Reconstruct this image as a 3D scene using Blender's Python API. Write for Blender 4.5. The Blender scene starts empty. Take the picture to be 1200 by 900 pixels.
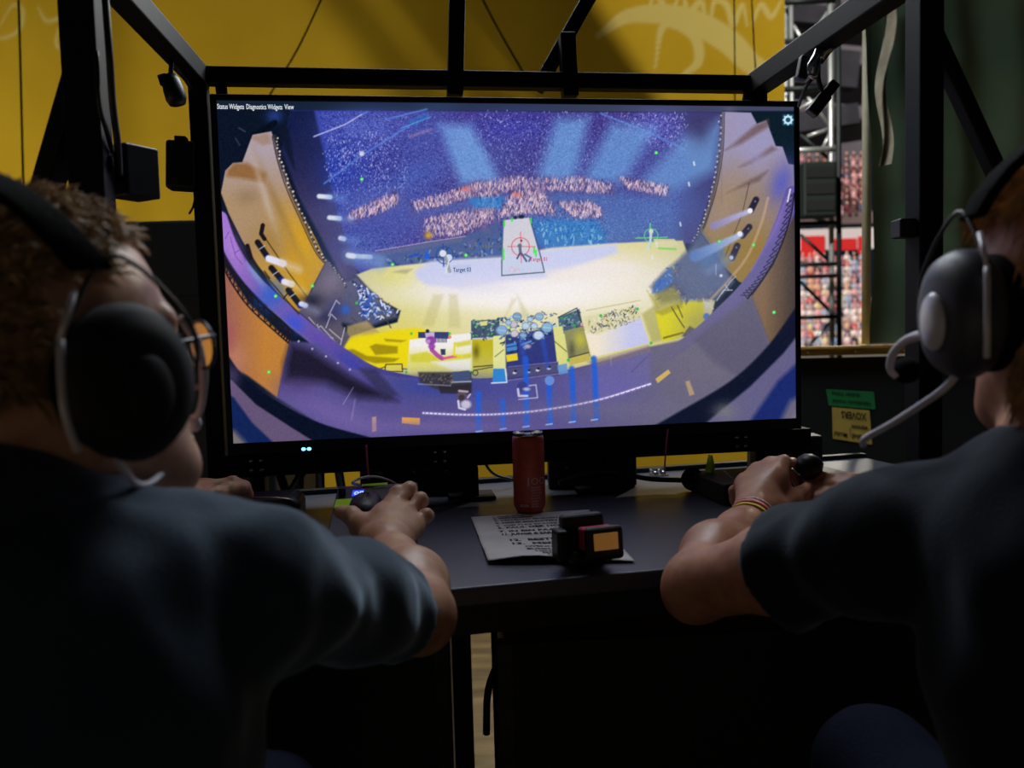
import bpy, bmesh, math, random
import numpy as np
from mathutils import Vector, Matrix, noise as mnoise
random.seed(5); RNG = np.random.default_rng(5)
SC = bpy.context.scene
COL = SC.collection
# ------------------------------------------------------------------ camera
F, PITCH, ROLL, CAMZ = 951.0, 0.0616, 0.0285, 1.08
_c, _s = math.cos(PITCH), math.sin(PITCH)
FWD = Vector((0, _c, -_s)); U0 = Vector((0, _s, _c)); X0 = Vector((1, 0, 0))
RGT = X0 * math.cos(ROLL) - U0 * math.sin(ROLL)
UPV = X0 * math.sin(ROLL) + U0 * math.cos(ROLL)
EYE = Vector((0, 0, CAMZ))
cam_d = bpy.data.cameras.new('camera'); cam = bpy.data.objects.new('camera', cam_d); COL.objects.link(cam)
M4 = Matrix((RGT, UPV, -FWD)).transposed().to_4x4(); M4.translation = EYE
cam.matrix_world = M4
cam_d.sensor_width = 36; cam_d.lens = F / 1200 * 36; cam_d.clip_start = .02; cam_d.clip_end = 500
cam_d.dof.use_dof = True; cam_d.dof.focus_distance = 1.42; cam_d.dof.aperture_fstop = 4.2
SC.camera = cam
SC.view_settings.view_transform = 'Standard'; SC.view_settings.look = 'None'
SC.view_settings.exposure = 0.0; SC.view_settings.gamma = 1.0; SC.view_settings.use_curve_mapping = False
# ------------------------------------------------------------------ world and lights
w = bpy.data.worlds.new('world'); SC.world = w; w.use_nodes = True
w.node_tree.nodes['Background'].inputs[0].default_value = (.4, .68, 1, 1)
w.node_tree.nodes['Background'].inputs[1].default_value = .016
def lamp(name, kind, loc, to, energy, color, **kw):
    d = bpy.data.lights.new(name, kind); d.energy = energy; d.color = color
    for k, v in kw.items(): setattr(d, k, v)
    o = bpy.data.objects.new(name, d); COL.objects.link(o); o.location = loc
    o.rotation_euler = (Vector(to) - Vector(loc)).to_track_quat('-Z', 'Y').to_euler(); return o
lamp('sun', 'SUN', (0, 0, 20), (5, 7, 14), 4.0, (1, .95, .88), angle=.02)
lamp('tarp_backlight', 'SPOT', (-4.0, 7.0, .7), (-2.9, 4.5, 1.0), 280, (1, .93, .75), spot_size=1.75, spot_blend=1, shadow_soft_size=.25)  # unseen spot added behind the tarp to brighten its lower left
lamp('tarp_backlight', 'SPOT', (3.4, 7.4, 4.2), (.7, 4.5, 2.5), 480, (1, .93, .78), spot_size=2.2, spot_blend=1, shadow_soft_size=.09)  # unseen spot added behind the tarp, lights its right and centre
lamp('overhead_fill', 'AREA', (.1, 2.25, 2.6), (.1, 1.0, .8), 36, (.86, .93, 1), size=1.1)  # unseen soft lamp added overhead to brighten table, hands and arms
# ------------------------------------------------------------------ helpers
def at(px, py, Y):
    d = RGT * ((px - 600) / F) - UPV * ((py - 450) / F) + FWD
    return EYE + d * (Y / d.y)
def atz(px, py, z):
    d = RGT * ((px - 600) / F) - UPV * ((py - 450) / F) + FWD
    return EYE + d * ((z - CAMZ) / d.z)
def lin(c):
    c = np.asarray(c, float) / 255.0
    return np.where(c <= .04045, c / 12.92, ((c + .055) / 1.055) ** 2.4)
def rgba(c): return tuple(float(x) for x in lin(c)) + (1.0,)
MATS = {}
def mat(name, c, rough=.6, metal=0., var=0., scale=40., bump=0., c2=None, spec=.5, emit=None, es=0., sss=0., coat=0., stretch=None):
    if name in MATS: return MATS[name]
    m = bpy.data.materials.new(name); m.use_nodes = True; nt = m.node_tree; b = nt.nodes['Principled BSDF']
    b.inputs['Base Color'].default_value = rgba(c); b.inputs['Roughness'].default_value = rough
    b.inputs['Metallic'].default_value = metal; b.inputs['Specular IOR Level'].default_value = spec
    b.inputs['Coat Weight'].default_value = coat
    if sss: b.inputs['Subsurface Weight'].default_value = sss; b.inputs['Subsurface Radius'].default_value = (.01, .004, .002)
    if emit is not None:
        b.inputs['Emission Color'].default_value = rgba(emit); b.inputs['Emission Strength'].default_value = es
    if var or bump:
        tc = nt.nodes.new('ShaderNodeTexCoord'); nz = nt.nodes.new('ShaderNodeTexNoise')
        nz.inputs['Scale'].default_value = scale; nz.inputs['Detail'].default_value = 5
        if stretch:
            mp = nt.nodes.new('ShaderNodeMapping'); mp.inputs['Scale'].default_value = stretch
            nt.links.new(tc.outputs['Object'], mp.inputs[0]); nt.links.new(mp.outputs[0], nz.inputs['Vector'])
        else: nt.links.new(tc.outputs['Object'], nz.inputs['Vector'])
        if var:
            r = nt.nodes.new('ShaderNodeValToRGB'); r.color_ramp.elements[0].position = .3; r.color_ramp.elements[1].position = .7
            d = c2 if c2 is not None else [x * (1 - var) for x in c]
            r.color_ramp.elements[0].color = rgba(d); r.color_ramp.elements[1].color = rgba(c)
            nt.links.new(nz.outputs[0], r.inputs[0]); nt.links.new(r.outputs[0], b.inputs['Base Color'])
        if bump:
            bp = nt.nodes.new('ShaderNodeBump'); bp.inputs['Strength'].default_value = bump; bp.inputs['Distance'].default_value = .004
            nt.links.new(nz.outputs[0], bp.inputs['Height']); nt.links.new(bp.outputs[0], b.inputs['Normal'])
    MATS[name] = m; return m
def tag(o, label=None, cat=None, group=None, kind=None):
    if label: o['label'] = label
    if cat: o['category'] = cat
    if group: o['group'] = group
    if kind: o['kind'] = kind
    return o
def empty(name, loc, label, cat, group=None):
    o = bpy.data.objects.new(name, None); COL.objects.link(o); o.location = loc; o.empty_display_size = .05
    return tag(o, label, cat, group)
def org(o):
    v = Vector((0, 0, 0))
    while o is not None: v += Vector(o.location); o = o.parent
    return v
def rotz(a): return Matrix.Rotation(a, 3, 'Z')
def frame(d, ref=(0, 0, 1)):
    d = Vector(d).normalized(); ref = Vector(ref)
    if abs(d.dot(ref)) > .98: ref = Vector((1, 0, 0))
    a = d.cross(ref).normalized(); return a, a.cross(d).normalized(), d
class MB:
    def __init__(s): s.v = []; s.f = []; s.mi = []; s.cur = 0
    def add(s, vs, fs):
        n = len(s.v); s.v += [tuple(v) for v in vs]; s.f += [tuple(i + n for i in f) for f in fs]; s.mi += [s.cur] * len(fs); return s
    def box(s, c, size, R=None):
        c = Vector(c); h = Vector(size) / 2; R = R or Matrix.Identity(3)
        vs = [c + R @ Vector((x * h.x, y * h.y, z * h.z)) for x in (-1, 1) for y in (-1, 1) for z in (-1, 1)]
        return s.add(vs, [(0, 1, 3, 2), (4, 6, 7, 5), (0, 4, 5, 1), (2, 3, 7, 6), (0, 2, 6, 4), (1, 5, 7, 3)])
    def bar(s, p0, p1, wd, ht, ref=(0, 0, 1)):
        p0, p1 = Vector(p0), Vector(p1); a, b, d = frame(p1 - p0, ref)
        R = Matrix((a, b, d)).transposed()
        return s.box((p0 + p1) / 2, (wd, ht, (p1 - p0).length), R)
    def tube(s, pts, r, seg=10, sub=6, closed=False):
        pts = [Vector(p) for p in pts]
        if sub > 1 and len(pts) > 2: pts = spline(pts, sub, closed)
        n = len(pts); rs = r if isinstance(r, (list, tuple)) else None
        vs = []; a = None
        for i, p in enumerate(pts):
            if closed: d = pts[(i + 1) % n] - pts[i - 1]
            else: d = pts[min(i + 1, n - 1)] - pts[max(i - 1, 0)]
            d.normalize()
            if a is None: a, b, _ = frame(d)
            else:
                a = (a - d * a.dot(d)).normalized(); b = a.cross(d).normalized()
            rr = r
            if rs:
                t = i / max(n - 1, 1) * (len(rs) - 1); k = min(int(t), len(rs) - 2); rr = rs[k] + (rs[k + 1] - rs[k]) * (t - k)
            for j in range(seg):
                t = 2 * math.pi * j / seg; vs.append(p + a * math.cos(t) * rr + b * math.sin(t) * rr)
        fs = [(i * seg + j, i * seg + (j + 1) % seg, ((i + 1) % n) * seg + (j + 1) % seg, ((i + 1) % n) * seg + j) for i in range(n if closed else n - 1) for j in range(seg)]
        if not closed: fs += [tuple(range(seg))[::-1], tuple((n - 1) * seg + j for j in range(seg))]
        return s.add(vs, fs)
    def lathe(s, prof, c=(0, 0, 0), R=None, seg=32, sx=1, sy=1):
        c = Vector(c); R = R or Matrix.Identity(3); vs = []; n = len(prof)
        for r, z in prof:
            for j in range(seg):
                t = 2 * math.pi * j / seg; vs.append(c + R @ Vector((r * math.cos(t) * sx, r * math.sin(t) * sy, z)))
        fs = [(i * seg + j, i * seg + (j + 1) % seg, (i + 1) * seg + (j + 1) % seg, (i + 1) * seg + j) for i in range(n - 1) for j in range(seg)]
        fs += [tuple(range(seg))[::-1], tuple((n - 1) * seg + j for j in range(seg))]
        return s.add(vs, fs)
    def ball(s, c, r, R=None, seg=20, rings=12):
        r = r if isinstance(r, (tuple, list)) else (r, r, r); c = Vector(c); R = R or Matrix.Identity(3); vs = []
        for i in range(1, rings):
            p = math.pi * i / rings
            for j in range(seg):
                t = 2 * math.pi * j / seg
                vs.append(c + R @ Vector((r[0] * math.sin(p) * math.cos(t), r[1] * math.sin(p) * math.sin(t), r[2] * math.cos(p))))
        vs += [c + R @ Vector((0, 0, r[2])), c - R @ Vector((0, 0, r[2]))]; k = (rings - 1) * seg
        fs = [(i * seg + j, (i + 1) * seg + j, (i + 1) * seg + (j + 1) % seg, i * seg + (j + 1) % seg) for i in range(rings - 2) for j in range(seg)]
        fs += [(k, j, (j + 1) % seg) for j in range(seg)] + [(k + 1, (rings - 2) * seg + (j + 1) % seg, (rings - 2) * seg + j) for j in range(seg)]
        return s.add(vs, fs)
    def grid(s, fn, nu, nv):
        vs = [fn(i / nu, j / nv) for i in range(nu + 1) for j in range(nv + 1)]
        return s.add(vs, [(i * (nv + 1) + j, (i + 1) * (nv + 1) + j, (i + 1) * (nv + 1) + j + 1, i * (nv + 1) + j + 1) for i in range(nu) for j in range(nv)])
    def build(s, name, m, parent=None, smooth=False, bevel=0, seg=3, loc=None, solid=0, sub=0):
        me = bpy.data.meshes.new(name)
        if parent is not None: off = org(parent)
        else: off = Vector(loc) if loc is not None else Vector((0, 0, 0))
        me.from_pydata([(v[0] - off.x, v[1] - off.y, v[2] - off.z) for v in s.v], [], s.f)
        for k in (m if isinstance(m, (list, tuple)) else [m]): me.materials.append(k)
        if any(s.mi): me.polygons.foreach_set('material_index', s.mi)
        bm = bmesh.new(); bm.from_mesh(me); bmesh.ops.recalc_face_normals(bm, faces=bm.faces); bm.to_mesh(me); bm.free()
        if smooth: me.polygons.foreach_set('use_smooth', [True] * len(me.polygons))
        o = bpy.data.objects.new(name, me); COL.objects.link(o)
        if parent is not None: o.parent = parent
        else: o.location = off
        if solid: md = o.modifiers.new('s', 'SOLIDIFY'); md.thickness = solid; md.offset = 0
        if bevel: md = o.modifiers.new('b', 'BEVEL'); md.width = bevel; md.segments = seg; md.limit_method = 'ANGLE'
        if sub: md = o.modifiers.new('d', 'SUBSURF'); md.levels = md.render_levels = sub
        return o
def spline(pts, sub, closed=False):
    out = []; n = len(pts)
    rng = n if closed else n - 1
    for i in range(rng):
        p1, p2 = pts[i], pts[(i + 1) % n]
        p0 = pts[i - 1] if (i > 0 or closed) else p1 * 2 - p2
        p3 = pts[(i + 2) % n] if (i + 2 < n or closed) else p2 * 2 - p1
        for k in range(sub):
            t = k / sub
            out.append(.5 * ((2 * p1) + (p2 - p0) * t + (2 * p0 - 5 * p1 + 4 * p2 - p3) * t * t + (3 * p1 - p0 - 3 * p2 + p3) * t ** 3))
    if not closed: out.append(pts[-1].copy())
    return out
def text2d(body, bold=.0, res=2):
    cu = bpy.data.curves.new('t', 'FONT'); cu.body = body; cu.size = 1; cu.offset = bold; cu.resolution_u = res; cu.fill_mode = 'FRONT'
    ob = bpy.data.objects.new('t', cu); COL.objects.link(ob)
    bpy.context.view_layer.update()
    me = bpy.data.meshes.new_from_object(ob.evaluated_get(bpy.context.evaluated_depsgraph_get()))
    vs = [(v.co.x, v.co.y) for v in me.vertices]; fs = [tuple(p.vertices) for p in me.polygons]
    bpy.data.objects.remove(ob); bpy.data.curves.remove(cu); bpy.data.meshes.remove(me)
    return vs, fs
def put_text(mb, body, fn, size, x0, y0, sx=1, bold=0, width=None):
    vs, fs = text2d(body, bold)
    if not vs: return
    if width:
        xm = max(v[0] for v in vs); sx = width / (xm * size)
    mb.add([fn(x0 + v[0] * size * sx, y0 + v[1] * size) for v in vs], fs)
# ------------------------------------------------------------------ SDF bodies (one continuous skin)
class SDF:
    def __init__(s, lo, hi, res):
        s.lo = np.array(lo, float); s.res = res
        s.n = np.ceil((np.array(hi) - s.lo) / res).astype(int) + 1
        s.g = np.full(tuple(s.n), .05, np.float32)
    def block(s, mn, mx):
        a = np.clip(((np.array(mn) - s.lo) / s.res).astype(int) - 1, 0, s.n); b = np.clip(((np.array(mx) - s.lo) / s.res).astype(int) + 3, 0, s.n)
        ax = [s.lo[i] + s.res * np.arange(a[i], b[i]) for i in range(3)]
        sl = tuple(slice(a[i], b[i]) for i in range(3))
        return sl, ax[0][:, None, None], ax[1][None, :, None], ax[2][None, None, :]
    def mix(s, sl, d, k):
        o = s.g[sl]
        if k <= 0: s.g[sl] = np.minimum(o, d); return
        h = np.maximum(k - np.abs(o - d), 0) / k
        s.g[sl] = np.minimum(o, d) - h * h * k * .25
    def cap(s, a, b, ra, rb, k=.01):
        a = np.array(a, float); b = np.array(b, float); m = max(ra, rb) + k + .02
        sl, X, Y, Z = s.block(np.minimum(a, b) - m, np.maximum(a, b) + m)
        d = b - a; L2 = d @ d
        t = np.clip(((X - a[0]) * d[0] + (Y - a[1]) * d[1] + (Z - a[2]) * d[2]) / L2, 0, 1)
        D = np.sqrt((X - a[0] - t * d[0]) ** 2 + (Y - a[1] - t * d[1]) ** 2 + (Z - a[2] - t * d[2]) ** 2) - (ra + (rb - ra) * t)
        s.mix(sl, D.astype(np.float32), k)
    def chain(s, pts, rs, k=.01):
        for i in range(len(pts) - 1): s.cap(pts[i], pts[i + 1], rs[i], rs[i + 1], k)
    def ell(s, c, r, R=None, k=.02):
        c = np.array(c, float); r = np.array(r, float); R = np.eye(3) if R is None else np.array(R, float)
        m = max(r) + k + .02; sl, X, Y, Z = s.block(c - m, c + m)
        P = [R[0, i] * (X - c[0]) + R[1, i] * (Y - c[1]) + R[2, i] * (Z - c[2]) for i in range(3)]
        k0 = np.sqrt(sum((P[i] / r[i]) ** 2 for i in range(3))); k1 = np.sqrt(sum((P[i] / r[i] ** 2) ** 2 for i in range(3)))
        s.mix(sl, (k0 * (k0 - 1) / np.maximum(k1, 1e-6)).astype(np.float32), k)
    def cut(s, p, n, r=.15, k=.004):
        p = np.array(p, float); n = np.array(n, float); n = n / np.linalg.norm(n)
        sl, X, Y, Z = s.block(p - r, p + r)
        d = ((X - p[0]) * n[0] + (Y - p[1]) * n[1] + (Z - p[2]) * n[2])
        ins = ((X - p[0]) ** 2 + (Y - p[1]) ** 2 + (Z - p[2]) ** 2) < r * r
        s.g[sl] = np.where(ins, np.maximum(s.g[sl], d), s.g[sl])
    def mesh(s):
        g = s.g; ins = g < 0; n = s.n
        c = np.zeros(tuple(n - 1), np.int8)
        cs = [(i, j, k) for i in (0, 1) for j in (0, 1) for k in (0, 1)]
        S = lambda a, q: a[q[0]:n[0] - 1 + q[0], q[1]:n[1] - 1 + q[1], q[2]:n[2] - 1 + q[2]]
        for q in cs: c += S(ins, q)
        act = (c > 0) & (c < 8); idx = np.argwhere(act)
        ids = np.full(act.shape, -1, np.int32); ids[act] = np.arange(len(idx))
        acc = np.zeros((len(idx), 3)); cnt = np.zeros(len(idx))
        val = {q: g[idx[:, 0] + q[0], idx[:, 1] + q[1], idx[:, 2] + q[2]] for q in cs}
        for q in cs:
            for ax in range(3):
                if q[ax]: continue
                q2 = tuple(1 if i == ax else q[i] for i in range(3)); a, b = val[q], val[q2]
                m = (a < 0) != (b < 0); t = np.where(m, a / np.where(m, a - b, 1), 0)
                p = np.tile(np.array(q, float), (len(idx), 1)); p[:, ax] += t
                acc += p * m[:, None]; cnt += m
        V = s.lo + s.res * (idx + acc / cnt[:, None]); F_ = []
        for ax in range(3):
            u, v = [(1, 2), (2, 0), (0, 1)][ax]
            sl0 = [slice(None)] * 3; sl1 = [slice(None)] * 3; sl0[ax] = slice(0, -1); sl1[ax] = slice(1, None)
            A = ins[tuple(sl0)]; B = ins[tuple(sl1)]
            e = np.argwhere(A != B); e = e[(e[:, u] > 0) & (e[:, v] > 0) & (e[:, u] < n[u] - 1) & (e[:, v] < n[v] - 1)]
            fl = A[e[:, 0], e[:, 1], e[:, 2]]
            def gid(du, dv):
                q = e.copy(); q[:, u] -= du; q[:, v] -= dv; return ids[q[:, 0], q[:, 1], q[:, 2]]
            Q = np.stack([gid(1, 1), gid(0, 1), gid(0, 0), gid(1, 0)], 1); Q[~fl] = Q[~fl][:, ::-1]; F_.append(Q)
        return V, np.concatenate(F_)
    def build(s, name, m, parent=None, loc=None, disp=None, smooth=2):
        V, Q = s.mesh()
        for _ in range(smooth):
            acc = np.zeros_like(V); cnt = np.zeros(len(V))
            for i in range(4):
                np.add.at(acc, Q[:, i], V[Q[:, (i + 1) % 4]]); np.add.at(cnt, Q[:, i], 1)
            V = V * .45 + .55 * acc / np.maximum(cnt, 1)[:, None]
        if disp is not None:
            N = np.zeros_like(V); nn = np.cross(V[Q[:, 2]] - V[Q[:, 0]], V[Q[:, 3]] - V[Q[:, 1]])
            for i in range(4): np.add.at(N, Q[:, i], nn)
            N /= np.maximum(np.linalg.norm(N, axis=1), 1e-12)[:, None]; V = V + N * disp(V)[:, None]
        off = np.array(org(parent)) if parent is not None else np.array(loc if loc is not None else (0, 0, 0))
        me = bpy.data.meshes.new(name); me.vertices.add(len(V)); me.vertices.foreach_set('co', (V - off).astype(np.float32).ravel())
        me.loops.add(len(Q) * 4); me.loops.foreach_set('vertex_index', Q.astype(np.int32).ravel())
        me.polygons.add(len(Q)); me.polygons.foreach_set('loop_start', np.arange(0, len(Q) * 4, 4, dtype=np.int32))
        me.update(calc_edges=True); me.validate(); me.polygons.foreach_set('use_smooth', [True] * len(me.polygons))
        me.materials.append(m); o = bpy.data.objects.new(name, me); COL.objects.link(o)
        if parent is not None: o.parent = parent
        else: o.location = tuple(off)
        return o
# ------------------------------------------------------------------ materials
BLACKM = mat('black_steel', (12, 13, 16), .6, spec=.2, var=.3, scale=30, bump=.08)
BLACKP = mat('black_plastic', (14, 15, 18), .42, spec=.4)
BLACKS = mat('black_satin_case', (16, 17, 21), .5, var=.3, scale=60, bump=.1)
FOAM = mat('black_foam', (12, 12, 14), .95, var=.5, scale=400, bump=.6, spec=.1)
CABLE = mat('black_cable', (12, 13, 16), .45)
SILVER = mat('silver_metal', (200, 200, 200), .25, 1, var=.15, scale=60)
ALU = mat('aluminium', (205, 210, 208), .4, .6, var=.15, scale=15)
GREYBOOM = mat('grey_metal_wire', (214, 208, 216), .35, .1)
NEON = mat('neon_tape', (190, 245, 40), .5, emit=(150, 220, 20), es=.0, spec=.2)
TABZ = 0.763
# ================================================================== SETTING
mb = MB(); mb.box((0, 0, -.05), (12, 9, .1))
fl = mb.build('floor', mat('plywood_floor', (178, 150, 104), .6, var=.35, scale=3, bump=.1, stretch=(1, 6, 1)), loc=(0, 0, 0)); tag(fl, kind='structure')
mb = MB(); mb.box((0, 60, -.62), (160, 111, .2))
tag(mb.build('ground', mat('outdoor_ground', (120, 115, 105), .9, var=.2, scale=.6)), kind='structure')
mb = MB(); mb.box((-.5, -.8, 3.36), (9.2, 10.9, .06))
tag(mb.build('ceiling', mat('dark_roof_sheet', (26, 30, 30), .8, var=.2, scale=6)), kind='structure')
# --- yellow tarpaulin: translucent sheet with soft folds
TY = 4.5
def tarp_mat(name, c, c2, tr):
    m = bpy.data.materials.new(name); m.use_nodes = True; nt = m.node_tree; nt.nodes.clear()
    out = nt.nodes.new('ShaderNodeOutputMaterial'); mx = nt.nodes.new('ShaderNodeMixShader'); mx.inputs[0].default_value = tr
    d = nt.nodes.new('ShaderNodeBsdfDiffuse'); t = nt.nodes.new('ShaderNodeBsdfTranslucent')
    tc = nt.nodes.new('ShaderNodeTexCoord'); nz = nt.nodes.new('ShaderNodeTexNoise'); nz.inputs['Scale'].default_value = 1.6; nz.inputs['Detail'].default_value = 4
    r = nt.nodes.new('ShaderNodeValToRGB'); r.color_ramp.elements[0].position = .35; r.color_ramp.elements[1].position = .65
    r.color_ramp.elements[0].color = rgba(c2); r.color_ramp.elements[1].color = rgba(c)
    nt.links.new(tc.outputs['Object'], nz.inputs['Vector']); nt.links.new(nz.outputs[0], r.inputs[0])
    nt.links.new(r.outputs[0], d.inputs[0]); nt.links.new(r.outputs[0], t.inputs[0])
    nt.links.new(d.outputs[0], mx.inputs[1]); nt.links.new(t.outputs[0], mx.inputs[2]); nt.links.new(mx.outputs[0], out.inputs[0]); return m
TARP = tarp_mat('yellow_tarpaulin', (222, 184, 50), (208, 170, 44), .75)
nt = TARP.node_tree; ramp = [n for n in nt.nodes if n.type == 'VALTORGB'][0]; pa = nt.nodes.new('ShaderNodeAttribute'); pa.attribute_name = 'print'
mxc = nt.nodes.new('ShaderNodeMix'); mxc.data_type = 'RGBA'; mxc.inputs['B'].default_value = rgba((246, 232, 150))
nt.links.new(pa.outputs['Fac'], mxc.inputs['Factor']); nt.links.new(ramp.outputs[0], mxc.inputs['A'])
for n in nt.nodes:
    if n.type in ('BSDF_DIFFUSE', 'BSDF_TRANSLUCENT'): nt.links.new(mxc.outputs['Result'], n.inputs[0])
STROKES = []
xr = at(918, 60, TY).x
tarp = empty('tarpaulin', (0, TY, 0), 'yellow translucent tarpaulin hung as a back wall behind the screen', 'tarpaulin')
def tarpz(x, z): return TY + .02 * math.sin(x * 2.2 + z * .6) + .012 * math.sin(z * 3 + x * 1.3)
def stroke(pts, w0, w1, n=10):
    P = spline([at(x, y, TY) for x, y in pts], n); m_ = len(P) - 1
    for i, p in enumerate(P):
        t = i / m_; STROKES.append((p.x, p.z, (w0 + (w1 - w0) * t) * TY / F / 2 * (.35 + .65 * math.sin(math.pi * min(1, max(.02, t))))))
stroke([(768, 78), (778, 30), (812, 42), (818, 72), (800, 88)], 10, 14)
stroke([(702, 40), (740, 18), (800, 22), (850, 48), (880, 76), (918, 92)], 20, 34)
stroke([(760, 12), (768, -8), (778, 10), (786, 16), (796, -6)], 8, 8)
stroke([(800, -8), (806, 16), (820, 4), (826, 22)], 8, 8)
stroke([(832, 30), (836, 4), (850, 8), (858, 30), (868, 8), (874, 32)], 8, 7)
stroke([(880, 30), (890, 8), (902, 22), (914, 2)], 7, 7)
stroke([(0, 28), (14, 6), (26, 12), (22, 34), (4, 44), (-10, 40)], 5, 5)
stroke([(44, 8), (54, 24), (70, 20), (76, 4)], 5, 5)
stroke([(68, 34), (66, 52), (74, 60)], 5, 4)
NU, NV = 560, 240
mb = MB(); mb.grid(lambda u, v: (-4.5 + (xr + 4.5) * u, tarpz(-4.5 + (xr + 4.5) * u, v * 3.3), .005 + v * 3.3), NU, NV)
sheet_o = mb.build('sheet', TARP, tarp, smooth=True)
gx_, gz_ = np.meshgrid(-4.5 + (xr + 4.5) * np.arange(NU + 1) / NU, .005 + 3.3 * np.arange(NV + 1) / NV, indexing='ij'); pr_ = np.zeros(gx_.shape)
for x, z, r_ in STROKES: pr_ = np.maximum(pr_, np.clip((r_ - np.hypot(gx_ - x, gz_ - z)) / .012 + .5, 0, 1))
pa_ = sheet_o.data.attributes.new('print', 'FLOAT', 'POINT'); pa_.data.foreach_set('value', (pr_ * .6).astype(np.float32).ravel())
def cord(p, rad, label):
    mb = MB(); mb.tube([at(x, y, TY - .06) for x, y in p], rad, 6, 4)
    o = mb.build('seam_cord', CABLE, loc=at(p[-1][0], p[-1][1], TY - .06)); tag(o, label, 'cord', None)
cord([(21, -25), (24, 80), (30, 330)], .006, 'thin dark cord hanging before the yellow tarpaulin at far left')
cord([(385, -20), (350, 55), (312, 118)], .005, 'thin dark cord slanting down to the left over the yellow tarpaulin')
cord([(556, -20), (585, 36), (622, 100)], .006, 'thin dark cord slanting down to the right between the two uprights')
cord([(860, -20), (861, 60), (861, 120)], .004, 'thin dark cord hanging straight over the pale printed swirl')
cord([(880, -20), (884, 60), (887, 100)], .004, 'thin dark cord nearest the right edge of the yellow tarpaulin')
# --- unseen truss added behind the tarp, bars shaped to throw slanted shadows
tr = empty('shadow_truss', (0, 5.6, 0), 'unseen dark truss added behind the yellow tarpaulin to cast slanted shadows', 'truss')
mb = MB()
BACKLIGHT = Vector((3.4, 7.4, 4.2))
def shade_bar(x0, y0, x1, y1, wpx):
    P = []
    for x, y in ((x0, y0), (x1, y1)):
        T = at(x, y, TY); P.append(T + (BACKLIGHT - T) * (1.0 / (BACKLIGHT.y - TY)))
    d = P[1] - P[0]; mb.bar(P[0] - d * .5, P[1] + d * 1.0, wpx * TY / F * .655, .06, (0, 1, 0))
for q in ((478, 0, 560, 110, 26), (552, 0, 640, 110, 36), (640, 0, 714, 110, 62), (400, 0, 486, 110, 18)): shade_bar(*q)
mb.bar((-.2, 5.5, 3.75), (1.4, 5.5, 3.75), .1, .1)
mb.build('shadow_bars', BLACKM, tr)
mb = MB(); mb.bar((-.2, 5.5, 0), (-.2, 5.5, 3.75), .06, .06, (0, 1, 0)); mb.build('shadow_truss_post', BLACKM, tr)
mb = MB(); mb.bar((1.4, 5.5, 0), (1.4, 5.5, 3.75), .06, .06, (0, 1, 0)); mb.build('shadow_truss_post', BLACKM, tr)
# --- window opening on the right: pole, ledge, panel, dark curtain
WY = 2.75
ledL = at(930, 412, WY); ledR = ledL + Vector((1.6, -.25, 0))
zl = at(980, 418, WY).z
mb = MB(); a = Vector((ledL.x - .04, WY, 0)); b = Vector((ledR.x, WY - .25, 0))
dv = (b - a).normalized(); nrm = Vector((-dv.y, dv.x, 0))
mb.bar(a + Vector((0, 0, zl / 2)), b + Vector((0, 0, zl / 2)), .04, zl - .004)
tag(mb.build('wall_right', mat('dark_green_panel', (16, 26, 26), .7, var=.2, scale=8), loc=a), kind='structure')
mb = MB(); zr = at(980, 405, WY).z
mb.bar(a + Vector((0, 0, (zl + zr) / 2)), b + Vector((0, 0, (zl + zr) / 2)), .1, (zr - zl) * .6)
mb.bar(a + Vector((0, -.03, zr - .004)), b + Vector((0, -.03, zr - .004)), .06, .008)
for i in range(8):
    p = a.lerp(b, .04 + i * .09) + Vector((0, -.056, (zl + zr) / 2)); mb.lathe([(.004, -.002), (.004, .002)], p, Matrix.Rotation(math.pi / 2, 3, 'X'), 8)
tag(mb.build('trim_1', mat('brass_wood_rail', (215, 172, 84), .4, .0, var=.3, scale=12, stretch=(1, 1, 8)), loc=a), kind='structure')
mb = MB(); pb = at(1015, 404, WY); pt = at(1012, -60, WY)
mb.tube([Vector((pb.x, pb.y, zr + .002)), Vector((pb.x + .01, pb.y, 3.3))], .0145, 16, 1)
po = mb.build('support_pole', mat('pale_pole', (240, 234, 206), .5, .0, var=.15, scale=10), loc=(pb.x, pb.y, zr), smooth=True)
tag(po, 'pale metal pole standing at the right side of the bright opening', 'pole')
cur = empty('curtain', (pb.x + .05, WY - .04, zr), 'dark green plastic curtain hanging to the right of the bright opening', 'curtain')
CURT = tarp_mat('dark_green_sheet', (84, 98, 78), (50, 66, 56), .25)
def curt(u, v):
    x = pb.x - .02 + u * 1.55; z = zr + .004 + v * (3.28 - zr)
    y = WY - .07 - u * .35 + .02 * math.sin(u * 34 + 2 * v) + .012 * math.sin(u * 71 - 3 * v) + .012 * math.sin(v * 40 + u * 9) * (.4 + .6 * math.sin(u * 8))
    return (x + .015 * math.sin(v * 9), y, z)
mb = MB(); mb.grid(curt, 110, 70); mb.build('sheet', CURT, cur, smooth=True)
mb = MB()
def flap(u, v):
    t = 1 - v; p = at(1026 + 10 * t + 10 * u + 4 * math.sin(v * 9), 5 + v * 190, WY - .12); return (p.x, p.y + .02 * math.sin(u * 6 + v * 5) - .02 * u, p.z)
mb.grid(flap, 8, 30); mb.build('pale_edge', mat('pale_edge_cloth', (170, 160, 135), .7, var=.3, scale=14), cur, smooth=True)
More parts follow.
